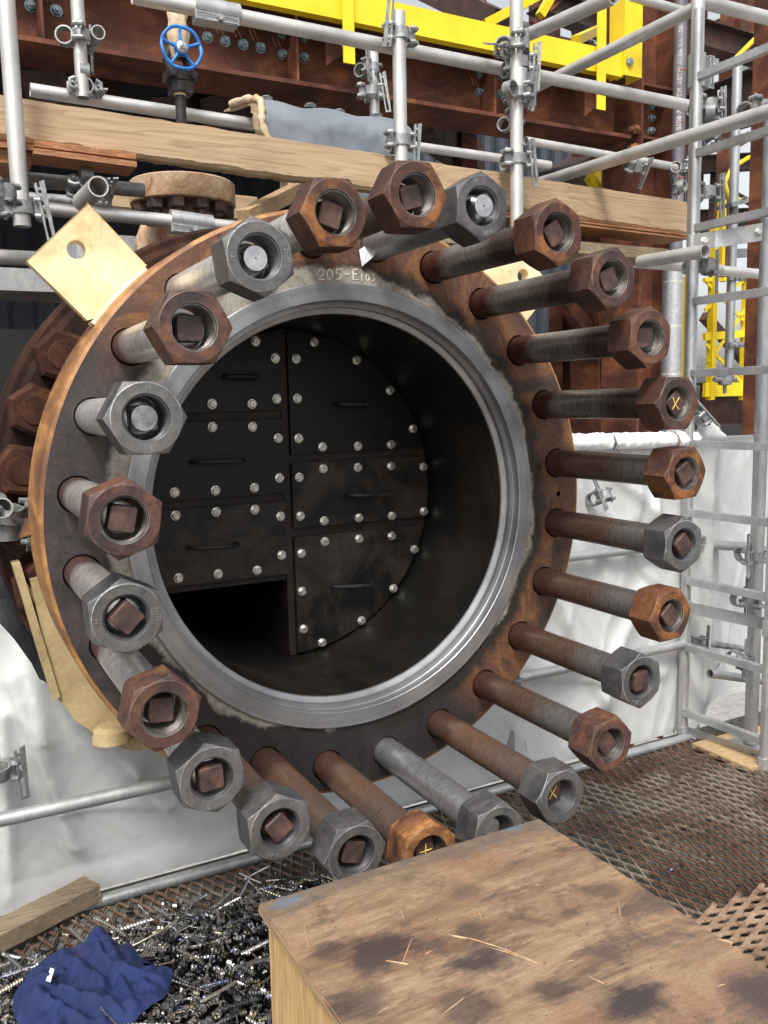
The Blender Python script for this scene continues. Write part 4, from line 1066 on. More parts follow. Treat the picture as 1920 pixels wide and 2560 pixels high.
# members under the beam, in the dark
UG = 'dark members under the main beam'
for k, (a_, b_, w, h, l) in enumerate((
        ((120, 250, 2.6), (330, 110, 4.2), .2, .25, 'dark rusty brace under the left end of the beam'),
        ((430, 300, 2.7), (620, 215, 4.4), .18, .2, 'dark brace behind the valve stem'),
        ((560, 300, 2.6), (760, 215, 4.4), .22, .2, 'dark brace above the grey blanket'),
        ((1040, 290, 2.7), (1180, 400, 4.2), .2, .2, 'dark brace left of the centre post'),
        ((1390, 470, 2.6), (1540, 370, 4.2), .2, .2, 'dark brace below the right end of the beam'))):
    beam(at(a_[0], a_[1], Y=a_[2]), at(b_[0], b_[1], Y=b_[2]), h, w, beamdark, l, UG, solid=True)
col(1175, 3.2, 290, 480, .12, .12, beamrust, 'short rusty post under the beam, left of the centre post', flange=False)
# dark masses added to fill the unlit space behind the vessel
bm = NB()
nx = 280
rows = []
for k in range(nx + 1):
    x = -6 + 11.2 * k / nx; y = 4.9 + (.03 if (k % 4) < 2 else 0)
    rows.append([bm.verts.new((x, y, -3)), bm.verts.new((x, y, 3.3 if x < 2.4 else 2.8))])
for k in range(nx): bm.faces.new((rows[k][0], rows[k + 1][0], rows[k + 1][1], rows[k][1]))
solo('corrugated_wall', bm, metal3('navy_sheet', (.02, .025, .035), (.03, .037, .05), (.045, .05, .065), 4, (.5, .7), .2, .1), 'dark corrugated wall in the gloom behind the vessel', 'wall', smooth=None)
bm = NB(); box(bm, (-6, 2.52, zh + .03), (2.5, 4.9, zh + .15))
solo('upper_floor', bm, darkwall, 'dark underside of the floor above, resting on the beam', 'floor slab', smooth=None)
bm = NB(); box(bm, (-5, .9, -1.9), (-1.05, 5.0, -1.7)); solo('lower_floor', bm, darkwall, 'dark lower floor at the left behind the vessel', 'floor slab')
bm = NB(); box(bm, (-5, 2.6, .25), (-.25, 2.9, .62)); solo('concrete_beam', bm, darkwall, 'dark concrete beam at the left behind the cream lug', 'beam')
bm = NB(); a = at(0, 668, Y=1.75); b = at(0, 725, Y=1.75); box(bm, (-1.5, 1.75, b.z), (.0, 2.1, a.z)); solo('grey_channel', bm, galv, 'light grey steel channel behind the cream lug', 'steel channel')
bm = NB(); a = at(330, 590, Y=1.9); box(bm, (-.27, 1.9, .45), (.25, 2.3, a.z)); solo('grey_duct', bm, metal3('duct_grey', (.3, .31, .32), (.38, .39, .4), (.44, .45, .45), 5), 'pale grey box duct behind the top left studs', 'duct')

# ------------------------------------------------------------------ yellow rail
YY = 2.08
yr = empty('yellow_rail', (at(900, 60, Y=YY).x, YY, 1.9), 'bright yellow channel rail with uprights above the rusty beam', 'guard rail')
zb = at(1250, 130, Y=YY).z; ztp = at(1250, 63, Y=YY).z
xr = at(1598, 190, Y=YY).x
bm = NB(); x0 = at(560, -20, Y=YY).x
box(bm, (x0, YY, zb), (xr - .12, YY + .008, ztp)); box(bm, (x0, YY + .0085, zb), (xr - .12, YY + .05, zb + .008)); box(bm, (x0, YY + .0085, ztp - .008), (xr - .12, YY + .05, ztp))
obj('rail_channel', bm, yellow, yr, 20)
for (ua, ub, vb) in ((860, 888, 156), (1493, 1514, 272)):
    xa, xb = at(ua, vb, Y=YY - .03).x, at(ub, vb, Y=YY - .03).x; z = at(ua, vb, Y=YY - .03).z
    bm = NB(); box(bm, (xa, YY - .03, z), (xb, YY - .022, 3.2)); box(bm, (xb - .008, YY - .0215, z + .02), (xb, YY + .03, 3.2)); obj('upright', bm, yellow, yr, 20)
xa, xb = at(1560, 190, Y=YY - .02).x, xr; z = at(1580, 190, Y=YY - .02).z
bm = NB(); box(bm, (xa, YY - .02, z), (xb, YY - .01, 3.2)); box(bm, (xb - .01, YY - .0095, z), (xb, YY + .1, 3.2)); box(bm, (xa, YY - .0095, z), (xa + .01, YY + .1, 3.2)); obj('end_post', bm, yellow, yr, 20)
bm = NB(); p = at(1572, 156, Y=YY - .02); hexprism(bm, (p.x, YY - .02, p.z), (0, -1, 0), .022, .02, ph=.4); obj('bolt', bm, bluezinc, yr)
for (a_, b_, w, l) in (((1210, 62, 2.6), (1365, -20, 2.6), .05, 'yellow brace rising behind the left part of the rail'), ((1440, 100, 2.6), (1570, 40, 3.6), .06, 'yellow brace behind the right upright of the rail'), ((1350, 40, 3.0), (1390, -30, 3.0), .05, 'thin yellow bar above the middle of the rail'), ((1470, 440, 2.6), (1500, 480, 2.6), .05, 'small yellow bar low behind the centre post')):
    beam(at(a_[0], a_[1], Y=a_[2]), at(b_[0], b_[1], Y=b_[2]), .05, w, yellow, l, 'yellow braces', name='yellow_brace', cat='brace', solid=True)
col(1496, 2.75, 420, 475, .05, .03, yellow, 'short yellow post seen just above the toe board', name='yellow_post', cat='post', flange=False)

fw = empty('steel_framework', at(1400, 60, Y=7.5), 'far dark steelwork with a pale walkway grating above the yellow rail', 'steelwork')
for k, (a_, b_, w, Y0, Y1) in enumerate((((1130, 40), (1500, 130), .10, 7, 7), ((1180, -20), (1260, 95), .10, 6.5, 6.5), ((1330, -20), (1250, 80), .08, 7, 7), ((1440, -20), (1455, 110), .16, 7, 7), ((1330, 60), (1420, -20), .06, 6, 6),
        ((1480, 110), (1600, 20), .08, 7, 7), ((1790, 60), (1960, 95), .12, 8, 8), ((1870, -20), (1868, 300), .14, 8, 8), ((1780, 250), (1900, 130), .06, 7, 7), ((1780, 455), (1900, 520), .07, 7, 7), ((1790, 400), (1900, 330), .05, 7, 7), ((1700, 640), (1960, 628), .12, 7.5, 7.5), ((1780, 610), (1790, 420), .1, 7, 7), ((1390, 740), (1580, 735), .10, 6, 6), ((1700, 905), (1900, 900), .10, 6, 6))):
    bm = NB(); bar(bm, at(*a_, Y=Y0), at(*b_, Y=Y1), w, w); obj('beam', bm, (beamdark, beamrust, galvd)[k % 3], fw, 20)
for k in range(9):
    bm = NB(); bar(bm, at(1165 + k * 9, 30 + k * 7, Y=6.2), at(1330 + k * 6, 62 + k * 8, Y=6.2), .025, .03); obj('grating_bar', bm, galv, fw, 20)
for k in range(5):
    bm = NB(); bar(bm, at(1765 + k * 4, 120 + k * 8, Y=7.2), at(1900, 150 + k * 8, Y=7.2), .025, .03); obj('grating_bar', bm, galv, fw, 20)
# yellow frame behind the ladder
yf = empty('braced_tower', at(1800, 990, Y=3.2), 'yellow braced steel frame behind the ladder', 'steel frame')
def ypart(nm, a_, b_, w, h=.03, Y=3.2):
    bm = NB(); bar(bm, at(*a_, Y=Y), at(*b_, Y=Y), h, w); obj(nm, bm, yellow, yf, 20)
def yvert(u, v0, v1, w, Y=3.2):
    a = at(u, v1, Y=Y); t = at(u, v0, Y=Y); bm = NB(); box(bm, (a.x - w / 2, Y - .03, a.z), (a.x + w / 2, Y + .03, t.z)); obj('upright', bm, yellow, yf, 20)
yvert(1862, 680, 1000, .085); yvert(1775, 560, 1000, .045); yvert(1715, 690, 960, .04); yvert(1800, 500, 690, .035)
for a_, b_ in (((1762, 775), (1860, 700)), ((1772, 905), (1862, 775)), ((1762, 700), (1858, 800)), ((1765, 860), (1858, 960))):
    ypart('brace', a_, b_, .028, .012)
for a_, b_, w in (((1760, 842), (1880, 832), .06), ((1760, 975), (1880, 972), .11), ((1760, 700), (1880, 695), .03)): ypart('cross_member', a_, b_, w)
bm = NB(); pts = [at(u, v, Y=3.3) for u, v in ((1915, 380), (1870, 395), (1830, 420), (1812, 455), (1820, 490), (1850, 500))]
path(bm, pts, .018, 8); solo('yellow_hoop', bm, yellow, 'curved yellow safety hoop right of the ladder', 'safety hoop', smooth=60)
bm = NB(); pts = [at(u, v, Y=3.3) for u, v in ((1920, 78), (1890, 95), (1860, 125), (1835, 150))]
path(bm, pts, .02, 8); solo('yellow_hoop', bm, yellow, 'curved yellow bar at the top right edge', 'safety hoop', smooth=60)
# conduit with a grey valve behind the ladder
cn = empty('grey_conduit', at(1822, 960, Y=2.9), 'vertical grey conduit with a round fitting behind the ladder', 'conduit')
bm = NB(); a = at(1822, 930, Y=2.9); t = at(1835, 150, Y=2.9); tube(bm, (a.x, 2.9, a.z), (a.x, 2.9, t.z), .034, 16); obj('pipe', bm, galv, cn, 60)
bm = NB(); p = at(1818, 948, Y=2.86); lathe(bm, [(.01, -.05), (.05, -.04), (.055, 0), (.05, .05), (.03, .06)], 20, (p.x, 2.88, p.z), 'Z', cap0=True, cap1=True); tube(bm, (p.x - .12, 2.88, p.z), (p.x + .12, 2.88, p.z), .018, 12); tube(bm, (p.x, 2.88, p.z - .05), (p.x, 2.88, p.z - .11), .014, 10); obj('fitting', bm, galvd, cn, 50)
for v in (695, 862):
    p = at(1840, v, Y=2.86); bm = NB(); box(bm, (p.x - .08, 2.85, p.z - .02), (p.x + .14, 2.87, p.z + .02)); o = obj('pipe_clip', bm, galvd, cn)
    for k in (-1, 0, 1):
        bm = NB(); hexprism(bm, (p.x + .03 + k * .05, 2.85, p.z), (0, -1, 0), .014, .014); obj('nut', bm, galvd, o)
bm = NB(); p = at(1828, 515, Y=2.7); box(bm, (p.x - .11, 2.6, p.z - .01), (p.x + .08, 2.75, p.z + .02), rot=Matrix.Rotation(-.25, 3, 'Y')); tube(bm, p + V((0, -.02, -.06)), p + V((0, -.02, -.01)), .03, 12)
bevel(bm, .006, 2); solo('flood_lamp', bm, galvd, 'small grey square lamp head right of the ladder', 'lamp')
bm = NB(); pts = [at(1850, 500, Y=2.7), at(1862, 492, Y=2.7), at(1876, 500, Y=2.7), at(1885, 520, Y=2.7)]; path(bm, pts, .004, 6); solo('cable', bm, galvd, 'thin looped cable beside the small grey lamp', 'cable', smooth=60)

# purple pipe with white stencil, silver clad pipe
pp = empty('purple_pipe', at(1690, 560, Y=2.0), 'purplish steel pipe with white stencilled letters by the column', 'pipe')
b_ = at(1692, 520, Y=2.0); t_ = at(1703, -40, Y=2.0); PR_ = .037
bm = NB(); tube(bm, (b_.x, 2.0, b_.z - .3), (b_.x, 2.0, t_.z), PR_, 28); obj('pipe_wall', bm, purplepipe, pp, 60)
cu = bpy.data.curves.new('txt', 'FONT'); cu.body = 'BE08 PELS TM ASTM A106/SA 106'; cu.size = .036; cu.extrude = .0003; cu.space_character = 1.1
to = bpy.data.objects.new('tmp', cu); C.objects.link(to)
tm = bpy.data.meshes.new_from_object(to.evaluated_get(bpy.context.evaluated_depsgraph_get())); bpy.data.objects.remove(to)
for v in tm.vertices:                                   # wrap the line of text round the pipe
    lx, ly, lz = v.co; ang = R_(226) - (ly - .012) / PR_; rr = PR_ + .0006 + lz
    v.co = (rr * math.cos(ang), rr * math.sin(ang), lx)
tm.materials.clear(); tm.materials.append(metal3('stencil_white', (.5, .47, .42), (.6, .57, .5), (.66, .62, .56), 60, (.7, .9), 0, .1))
tx = bpy.data.objects.new('stencil', tm); C.objects.link(tx); tx.parent = pp
tx.location = V((b_.x, 2.0, at(1690, 330, Y=2.0).z)) - pp.location
bm = NB(); 
write(bm, '3' '0' '3' '0', V((b_.x - .030, 2.0 - PR_ * .72, at(1690, 470, Y=2.0).z)), V((0.0, 0, 1)), V((-.45, -.35, 0)), .03, 1.1, .0018); obj('chalk_number', bm, ychalk, pp, 60)
for v in (180, 310, 365, 447, 485):
    z = at(1700, v, Y=2.0).z; bm = NB(); path(bm, [(b_.x + (PR_ + .001) * math.cos(R_(a)), 2 + (PR_ + .001) * math.sin(R_(a)), z + .004 * math.sin(a)) for a in range(225, 300, 8)], .002, 5); obj('red_mark', bm, redpaint, pp, 60)
cl = empty('clad_pipe', at(1680, 1090, Y=1.9), 'shiny silver clad pipe with bands, left of the ladder', 'pipe')
b_ = at(1674, 1100, Y=1.9); t_ = at(1683, 662, Y=1.9)
bm = NB(); tube(bm, (b_.x, 1.9, b_.z), (b_.x, 1.9, t_.z), .058, 40); obj('cladding', bm, clad, cl, 60)
for v in (702, 815, 935):
    z = at(1680, v, Y=1.85).z; bm = NB(); lathe(bm, [(.058, z - .006), (.059, z - .006), (.059, z + .006), (.058, z + .006)], 40, (b_.x, 1.9, 0), 'Z'); obj('band', bm, boltzinc, cl, 40)

# ------------------------------------------------------------------ gate valve
gv = empty('gate_valve', at(448, 250, Y=1.55), 'dark gate valve with a blue handwheel, wrapped in tan gloves', 'valve')
h = at(454, 119, Y=1.46); hub = empty('hw', (0, 0, 0)); bpy.data.objects.remove(hub)
hr_ = .0725
bm = NB(); path(bm, [h + V((hr_ * math.cos(2 * PI * k / 48), .004 * math.sin(5 * 2 * PI * k / 48), hr_ * math.sin(2 * PI * k / 48))) for k in range(48)], [.0062 + .0012 * (k % 10 < 2) for k in range(48)], 10, closed=True)
for k in range(5):
    a = 2 * PI * k / 5 + .35; d = V((math.cos(a), 0, math.sin(a)))
    path(bm, [h + d * .016 + V((0, .006, 0)), h + d * .045 + V((0, .008, 0)), h + d * (hr_ - .002)], [.008, .0055, .0055], 8)
lathe(bm, [(.012, -.006), (.024, -.006), (.026, .012), (.012, .014)], 24, h)
wheel = obj('handwheel', bm, bluepaint, gv, 60)
bm = NB(); lathe(bm, [(.009, -.016), (.02, -.012), (.022, -.0065), (.01, -.0065)], 24, h); hexprism(bm, h + V((0, -.012, 0)), (0, -1, 0), .012, .012); tube(bm, h + V((0, -.024, 0)), h + V((0, -.036, 0)), .005, 10)
obj('hub_nut', bm, silver, wheel, 40)
bm = NB(); p1 = at(449, 165, Y=1.55)
path(bm, [h + V((0, .01, 0)), h + V((0, .07, 0))], .011, 12)
for s in (-1, 1): path(bm, [h + V((s * .018, .08, .03)), h + V((s * .04, .085, -.02)), p1 + V((s * .034, 0, -.01)), p1 + V((s * .03, 0, -.05))], [.012, .013, .016, .02], 10)
box(bm, p1 + V((-.055, -.035, -.055)), p1 + V((.055, .045, -.025))); box(bm, p1 + V((-.04, -.03, -.10)), p1 + V((.04, .035, -.056)))
bevel(bm, .004, 2)
obj('yoke', bm, blackpaint, gv, 40)
for s in (-1, 1):
    bm = NB(); hexprism(bm, p1 + V((s * .038, -.035, -.04)), (0, -1, 0), .016, .014); obj('yoke_bolt', bm, blackpaint, gv)
bm = NB(); q0 = at(450, 232, Y=1.55); q1 = at(453, 335, Y=1.55)
lathe(bm, [(.034, q0.z + .03), (.034, q0.z + .002), (.024, q0.z - .004)], 24, (q0.x, 1.55, 0), 'Z', cap0=True); obj('body', bm, blackpaint, gv, 40)
bm = NB(); tube(bm, (q0.x, 1.55, q0.z - .004), (q0.x, 1.55, q1.z), .0195, 20); obj('stem_pipe', bm, blackpaint, gv, 60)
bm = NB()
lathe(bm, [(.0205, q0.z - .012), (.0225, q0.z - .012), (.0225, q0.z - .004), (.02, q0.z - .004)], 20, (q0.x, 1.55, 0), 'Z'); obj('tape_band', bm, cream, gv)
gl = NB(); g0 = at(447, 55, Y=1.53)
lathe(gl, [(.006, .075), (.03, .06), (.042, .03), (.036, 0), (.04, -.04), (.032, -.1), (.026, -.13)], 28, g0, 'Z')
for v in gl.verts: v.co += V((fbm(v.co.x * 30, v.co.z * 22, 1) * .014, fbm(v.co.y * 30, v.co.z * 22, 5) * .012, fbm(v.co.x * 20, v.co.z * 20, 9) * .01))
path(gl, [g0 + V((-.03, 0, .05)), g0 + V((-.055, -.01, .062)), g0 + V((-.07, -.01, .045))], [.012, .013, .008], 8)
solo('leather_glove', gl, padtan, 'crumpled tan work glove pulled over the valve top behind the handwheel', 'glove', smooth=60)

# ------------------------------------------------------------------ rusty vertical pipe flange
fy = 1.36; fc = at(455, 445, Y=fy); FRR = .185
vf = empty('pipe_flange', (fc.x, fy, fc.z - .25), 'thick rusty tan pipe flange with nuts below, under the toe board', 'pipe flange')
zt = at(455, 425, Y=fy - FRR).z; zb_ = at(455, 486, Y=fy - FRR).z
bm = NB(); lathe(bm, [(.05, zt + .002), (FRR - .006, zt), (FRR, zt - .005), (FRR, zb_ + .004), (FRR - .004, zb_), (.11, zb_), (.095, zb_ - .08), (.075, zb_ - .12), (.07, zb_ - .6)], 72, (fc.x, fy, 0), 'Z', cap0=True)
obj('flange_ring', bm, tanrust, vf, 30)
for k in range(12):
    a = 2 * PI * k / 12 + .13; x, y = fc.x + .148 * math.cos(a), fy + .148 * math.sin(a)
    bm = NB(); hexprism(bm, (x, y, zb_), (0, 0, -1), .033, .036, ph=k); tube(bm, (x, y, zb_ - .03), (x, y, zb_ - .05), .017, 12)
    obj('nut', bm, sqbrown, vf, 30)
p = at(395, 640, Y=1.6); bm = NB()
lathe(bm, [(.03, .13), (.06, .11), (.08, .06), (.085, 0), (.085, -.25)], 40, (p.x, 1.6, p.z), 'Z', cap0=True)
solo('capped_pipe', bm, tanrust, 'dusty capped vertical pipe below the splice sleeve', 'pipe', smooth=40)

# ------------------------------------------------------------------ insulation blanket
def grid_sheet(fn, nu, nv, th=0):
    bm = NB(); g = [[bm.verts.new(fn(i / nu, j / nv)) for j in range(nv + 1)] for i in range(nu + 1)]
    for i in range(nu):
        for j in range(nv): bm.faces.new((g[i][j], g[i + 1][j], g[i + 1][j + 1], g[i][j + 1]))
    if th: bmesh.ops.solidify(bm, geom=bm.faces[:], thickness=th)
    return bm
ins = empty('insulation_blanket', at(810, 480, Y=1.4), 'grey insulation blanket with tan edging draped behind the toe board', 'blanket')
tl, tr = at(636, 278, Y=1.75), at(972, 320, Y=1.75); zt0 = at(800, 292, Y=1.72).z; bl = at(800, 500, Y=1.34).z
xl, xrr = at(610, 300, Y=1.6).x, at(985, 360, Y=1.6).x
def bl_f(i, j):
    x = xl + (xrr - xl) * i; a = PI * .95 * j
    y = 1.72 - .30 * math.sin(min(a, PI / 2) if a < PI / 2 else PI / 2) - (0 if a < PI / 2 else .02 * (a - PI / 2))
    z = zt0 - (.16 * (1 - math.cos(a)) if a < PI / 2 else .16 + (a - PI / 2) / (PI * .45) * (zt0 - .16 - bl))
    x += .10 * j * (1 - i) + .03 * math.sin(j * 9) * (1 - i)
    w = fbm(x * 6, z * 5, 2) * .012 + fbm(x * 18, z * 16, 4) * .004
    return V((x, y + w, z + w * .5 + .006 * math.sin(i * 16)))
bm = grid_sheet(bl_f, 60, 40, .02); obj('cover_cloth', bm, padgrey, ins, 60)
bm = NB(); pts = [bl_f(0, j / 40) + V((-.012, -.002, 0)) for j in range(41)]
path(bm, pts, [.014 + .002 * math.sin(k * 1.7) + .0015 * math.sin(k * 4.1) for k in range(41)], 12)
for v in bm.verts: v.co += V((fbm(v.co.x * 30, v.co.z * 30, 1), fbm(v.co.x * 30, v.co.z * 30, 4), fbm(v.co.z * 30, v.co.y * 30, 7))) * .004
b2 = grid_sheet(lambda i, j: bl_f(0, j) + V((-.028 * i, .05 * i * i + .012 * math.sin(j * 40 + i * 3) * i + .01 * math.sin(j * 23), -.02 * i + .006 * math.sin(i * 9 + j * 31))), 14, 70, .012); tmpm = bpy.data.meshes.new('t'); b2.to_mesh(tmpm); b2.free(); bm.from_mesh(tmpm)
obj('tan_edging', bm, padtan, ins, 60)
for i in (.12, .42, .62, .9):
    p = bl_f(i, .1); bm = NB(); box(bm, p + V((-.022, -.012, .004)), p + V((.022, .01, .014))); bevel(bm, .002, 1); path(bm, [p + V((-.02, -.012, .012)), p + V((0, -.02, .016)), p + V((.02, -.012, .012))], .0025, 6)
    obj('buckle', bm, galvd, ins)

# ------------------------------------------------------------------ saddle, drum, strap at the left
SY = .42
sp = [(60, 1430), (150, 1760), (190, 1830), (260, 1905), (520, 1905), (520, 1750), (330, 1640), (180, 1480), (110, 1380)]
sdl = empty('vessel_saddle', at(200, 1860, Y=SY), 'beige steel saddle plate under the vessel at the left', 'saddle support')
bm = NB(); prism(bm, [at(u, v, Y=SY) for u, v in ((75, 1450), (140, 1742), (165, 1770), (190, 1803), (222, 1824), (253, 1858), (275, 1860), (330, 1877), (386, 1873), (430, 1896), (560, 1915), (560, 1800), (330, 1700), (200, 1560), (110, 1440))], (0, .02, 0)); obj('web_plate', bm, beige, sdl, 20)
bm = NB(); bar(bm, at(38, 1405, Y=.44), at(138, 1738, Y=.44), .06, .018, up=V((1, 0, 0))); obj('edge_rib', bm, beige, sdl, 20)
bm = NB(); bar(bm, at(62, 1460, Y=.46), at(150, 1590, Y=.46), .06, .012, up=V((1, 0, 1))); obj('inner_rib', bm, beige, sdl, 20)
bm = NB(); p = at(280, 1840, Y=.40); lathe(bm, [(.03, .03), (.045, .02), (.05, -.01)], 20, p, 'Z', cap0=True); obj('saddle_stud', bm, beige, sdl, 30)
bm = NB(); p = at(18, 1560, Y=1.1); lathe(bm, [(.13, .35), (.135, .1), (.135, .09), (.14, .08), (.14, -.4)], 48, (p.x - .03, 1.15, p.z), 'Z', cap0=True)
solo('steel_drum', bm, metal3('dim_steel', (.05, .055, .06), (.08, .085, .09), (.14, .14, .14), 6, (.4, .6), .5, .1), 'dim grey steel drum at the left edge behind the white sheet', 'drum', smooth=40)
bm = NB(); path(bm, [at(38, 1300, Y=.36), at(80, 1308, Y=.26), at(92, 1316, Y=.18), at(93, 1338, Y=.17)], [.008, .008, .010, .010], 8)
solo('black_hook', bm, blackpaint, 'black hook gripping the left rim of the flange', 'hook', smooth=50)
bm = NB(); prism(bm, [at(66, 1300, Y=.2), at(95, 1292, Y=.12), at(98, 1330, Y=.12), at(50, 1345, Y=.2)], (0, .03, 0)); 
solo('rim_bracket', bm, rust_o, 'small orange rusty bracket on the left rim of the flange', 'bracket')

# ------------------------------------------------------------------ tarps
def cdt_sheet(poly, step, fn, jitter=.3):
    """fill polygon (2-D) with a jittered grid, lift by fn(a, b) -> Vector"""
    n = len(poly); pts = []; 
    for k in range(n):
        a, b = V(poly[k]), V(poly[(k + 1) % n]); m_ = max(1, int((b - a).length / step))
        pts += [a.lerp(b, j / m_) for j in range(m_)]
    nb = len(pts); edges = [(k, (k + 1) % nb) for k in range(nb)]
    P = [(p.x, p.y) for p in pts]
    def inside(c):
        i = False; j = nb - 1
        for k in range(nb):
            if (P[k][1] > c[1]) != (P[j][1] > c[1]) and c[0] < (P[j][0] - P[k][0]) * (c[1] - P[k][1]) / (P[j][1] - P[k][1]) + P[k][0]: i = not i
            j = k
        return i
    x0, x1 = min(p[0] for p in P), max(p[0] for p in P); y0, y1 = min(p[1] for p in P), max(p[1] for p in P)
    rr = random.Random(3); ip = []
    for i in range(int((x1 - x0) / step)):
        for j in range(int((y1 - y0) / step)):
            c = (x0 + (i + .5 + rr.uniform(-jitter, jitter)) * step, y0 + (j + .5 + rr.uniform(-jitter, jitter)) * step)
            if inside(c): ip.append(V(c))
    vo, eo, fo, *_ = delaunay_2d_cdt(pts + ip, edges, [], 1, 1e-6)
    bm = NB(); vs = [bm.verts.new(fn(p.x, p.y)) for p in vo]
    for f in fo:
        c = (sum(vo[i].x for i in f) / 3, sum(vo[i].y for i in f) / 3)
        if inside(c):
            try: bm.faces.new([vs[i] for i in f])
            except ValueError: pass
    for v in [v for v in bm.verts if not v.link_faces]: bm.verts.remove(v)
    return bm
def crease(x, z, L):
    """soft pleats: polyline creases with width w and height h"""
    s = 0
    for (ax, az, bx, bz, w, h) in L:
        d = V((bx - ax, bz - az)); t = max(0, min(1, ((x - ax) * d.x + (z - az) * d.y) / d.length_squared))
        dx, dz = x - ax - d.x * t, z - az - d.y * t
        side = (d.x * dz - d.y * dx) / d.length
        r = math.hypot(dx, dz)
        s += h * math.exp(-abs(r / w) * 1.1) * (1 + .7 * math.tanh(side / w * 2)) 
    return s
def ridges(x, z, ang, sx, sz, seed):
    c, s_ = math.cos(ang), math.sin(ang); a, b = x * c + z * s_, -x * s_ + z * c
    wv = fbm(a * sx * .5, b * sz * .5, seed + 3, 2) * .6
    v = fbm(a * sx + wv, b * sz, seed, 3)
    return max(0, 1 - 3.2 * abs(v)) ** 2
def P2(u, v, Y): p = at(u, v, Y=Y); return (p.x, p.z)
TY = .53
top = [P2(u, v, TY) for u, v in ((-90, 1480), (0, 1560), (35, 1598), (75, 1650), (95, 1690), (110, 1698), (160, 1757), (190, 1797), (222, 1818), (253, 1852), (275, 1853), (330, 1870), (386, 1866), (430, 1890), (470, 1900), (640, 1925), (900, 1850), (1130, 1800), (1300, 1750))]
polyL = top + [(1.0, FZ + .004), (-.95, FZ + .004)]
CL = [(*P2(20, 1700, TY), *P2(190, 2160, .5), .035, .035), (*P2(60, 1640, TY), *P2(100, 1850, .5), .05, .03), (*P2(200, 1800, TY), *P2(340, 1950, .5), .04, .03), (*P2(340, 1950, .5), *P2(500, 2140, .5), .035, .03),
      (*P2(140, 2050, .5), *P2(440, 2040, .5), .03, .012), (*P2(0, 1800, .5), *P2(30, 2290, .5), .03, .03), (*P2(520, 1960, .5), *P2(620, 2120, .5), .03, .02), (*P2(560, 1940, .5), *P2(820, 2080, .5), .04, .025), (*P2(1000, 1880, .5), *P2(1100, 2060, .5), .04, .03), (*P2(1150, 1850, .5), *P2(1290, 1990, .5), .04, .03)]
def fnL(x, z):
    t = min(1, max(0, (z - FZ - .09) / .36)); y = .605 - .06 * t
    y -= crease(x, z, CL) * min(1, (z - FZ) / .22) + .006 * fbm(x * 2, z * 1.6, 1, 2)
    y -= (.007 * ridges(x, z, 2.15, .6, 2.8, 2) + .003 * ridges(x, z, 2.4, 1.2, 7, 5)) * min(1, (z - FZ) / .12) + .0010 * ridges(x, z, .6, 5, 14, 8) + .0010 * ridges(x, z, 2.6, 4, 16, 9)
    edge = max(0, 1 - (z - FZ) / .05); y += .002 * math.sin(x * 40) * edge
    return V((x, y, z))
bm = cdt_sheet(polyL, .011, fnL); bmesh.ops.solidify(bm, geom=bm.faces[:], thickness=.002)
solo('white_tarp', bm, M_tarp, 'creased white sheet hanging below the vessel at the lower left', 'tarpaulin', smooth=80)
TR = .60
wr = random.Random(5)
polyR = [(.80, FZ + .004), (.80, -.35), (1.0, .0), (1.12, .108), (1.35, .106), (1.6, .10), (1.78, .13), (1.84, .18), (1.88, .10), (2.05, .075), (2.6, .07), (2.6, FZ + .004)]
CR = [(1.15, .03, 1.35, -.5, .05, .04), (1.3, .02, 1.75, -.35, .05, .035), (1.0, -.3, 1.3, -.9, .06, .05), (1.5, -.5, 1.2, -1.0, .05, .04), (1.84, .12, 1.9, -1.0, .04, .05), (1.86, .1, 2.1, -.9, .05, .05), (1.35, -.25, 1.7, -.6, .04, .03), (1.0, -.75, 1.6, -.85, .05, .03), (1.44, .08, 1.47, -.2, .03, .03), (1.62, .05, 1.55, -.2, .03, .03)]
def fnR(x, z):
    y = TR + .02 + (.18 * min(1, max(0, (x - 1.85) / .3)))
    y -= crease(x, z, CR) * .8 + .010 * fbm(x * 2.0, z * 1.4, 3, 2)
    y -= .009 * ridges(x, z, 1.3, .6, 3.4, 12) + .005 * ridges(x, z, 2.3, .8, 4.5, 15) + .0012 * ridges(x, z, .7, 4, 12, 18) + .0012 * ridges(x, z, 2.4, 4, 14, 19)
    y += .0 if z < .06 else -.03 * math.sin(min(1, (z - .06) / .05) * PI)
    return V((x, y, z))
bm = cdt_sheet(polyR, .012, fnR); bmesh.ops.solidify(bm, geom=bm.faces[:], thickness=.002)
solo('white_tarp', bm, M_tarp, 'tall creased white sheet tied up to a tube right of the flange', 'tarpaulin', smooth=80)
tp0, tp1 = V((.95, .585, .098)), V((1.76, .585, .080))
def rollf(i, j):
    p = tp0.lerp(tp1, i); a = 2 * PI * j; r = .030 + .005 * fbm(i * 14, math.cos(a) * 1.5, 3) + .004 * fbm(i * 40, math.sin(a) * 2, 5)
    if abs(i - .47) < .012 or abs(i - .86) < .012: r *= .82
    return p + V((0, r * math.cos(a), r * math.sin(a)))
bm = grid_sheet(rollf, 140, 20)
solo('rolled_sheet_edge', bm, M_tarp, 'rolled top edge of the right white sheet, tied with wire', 'tarpaulin', smooth=80)
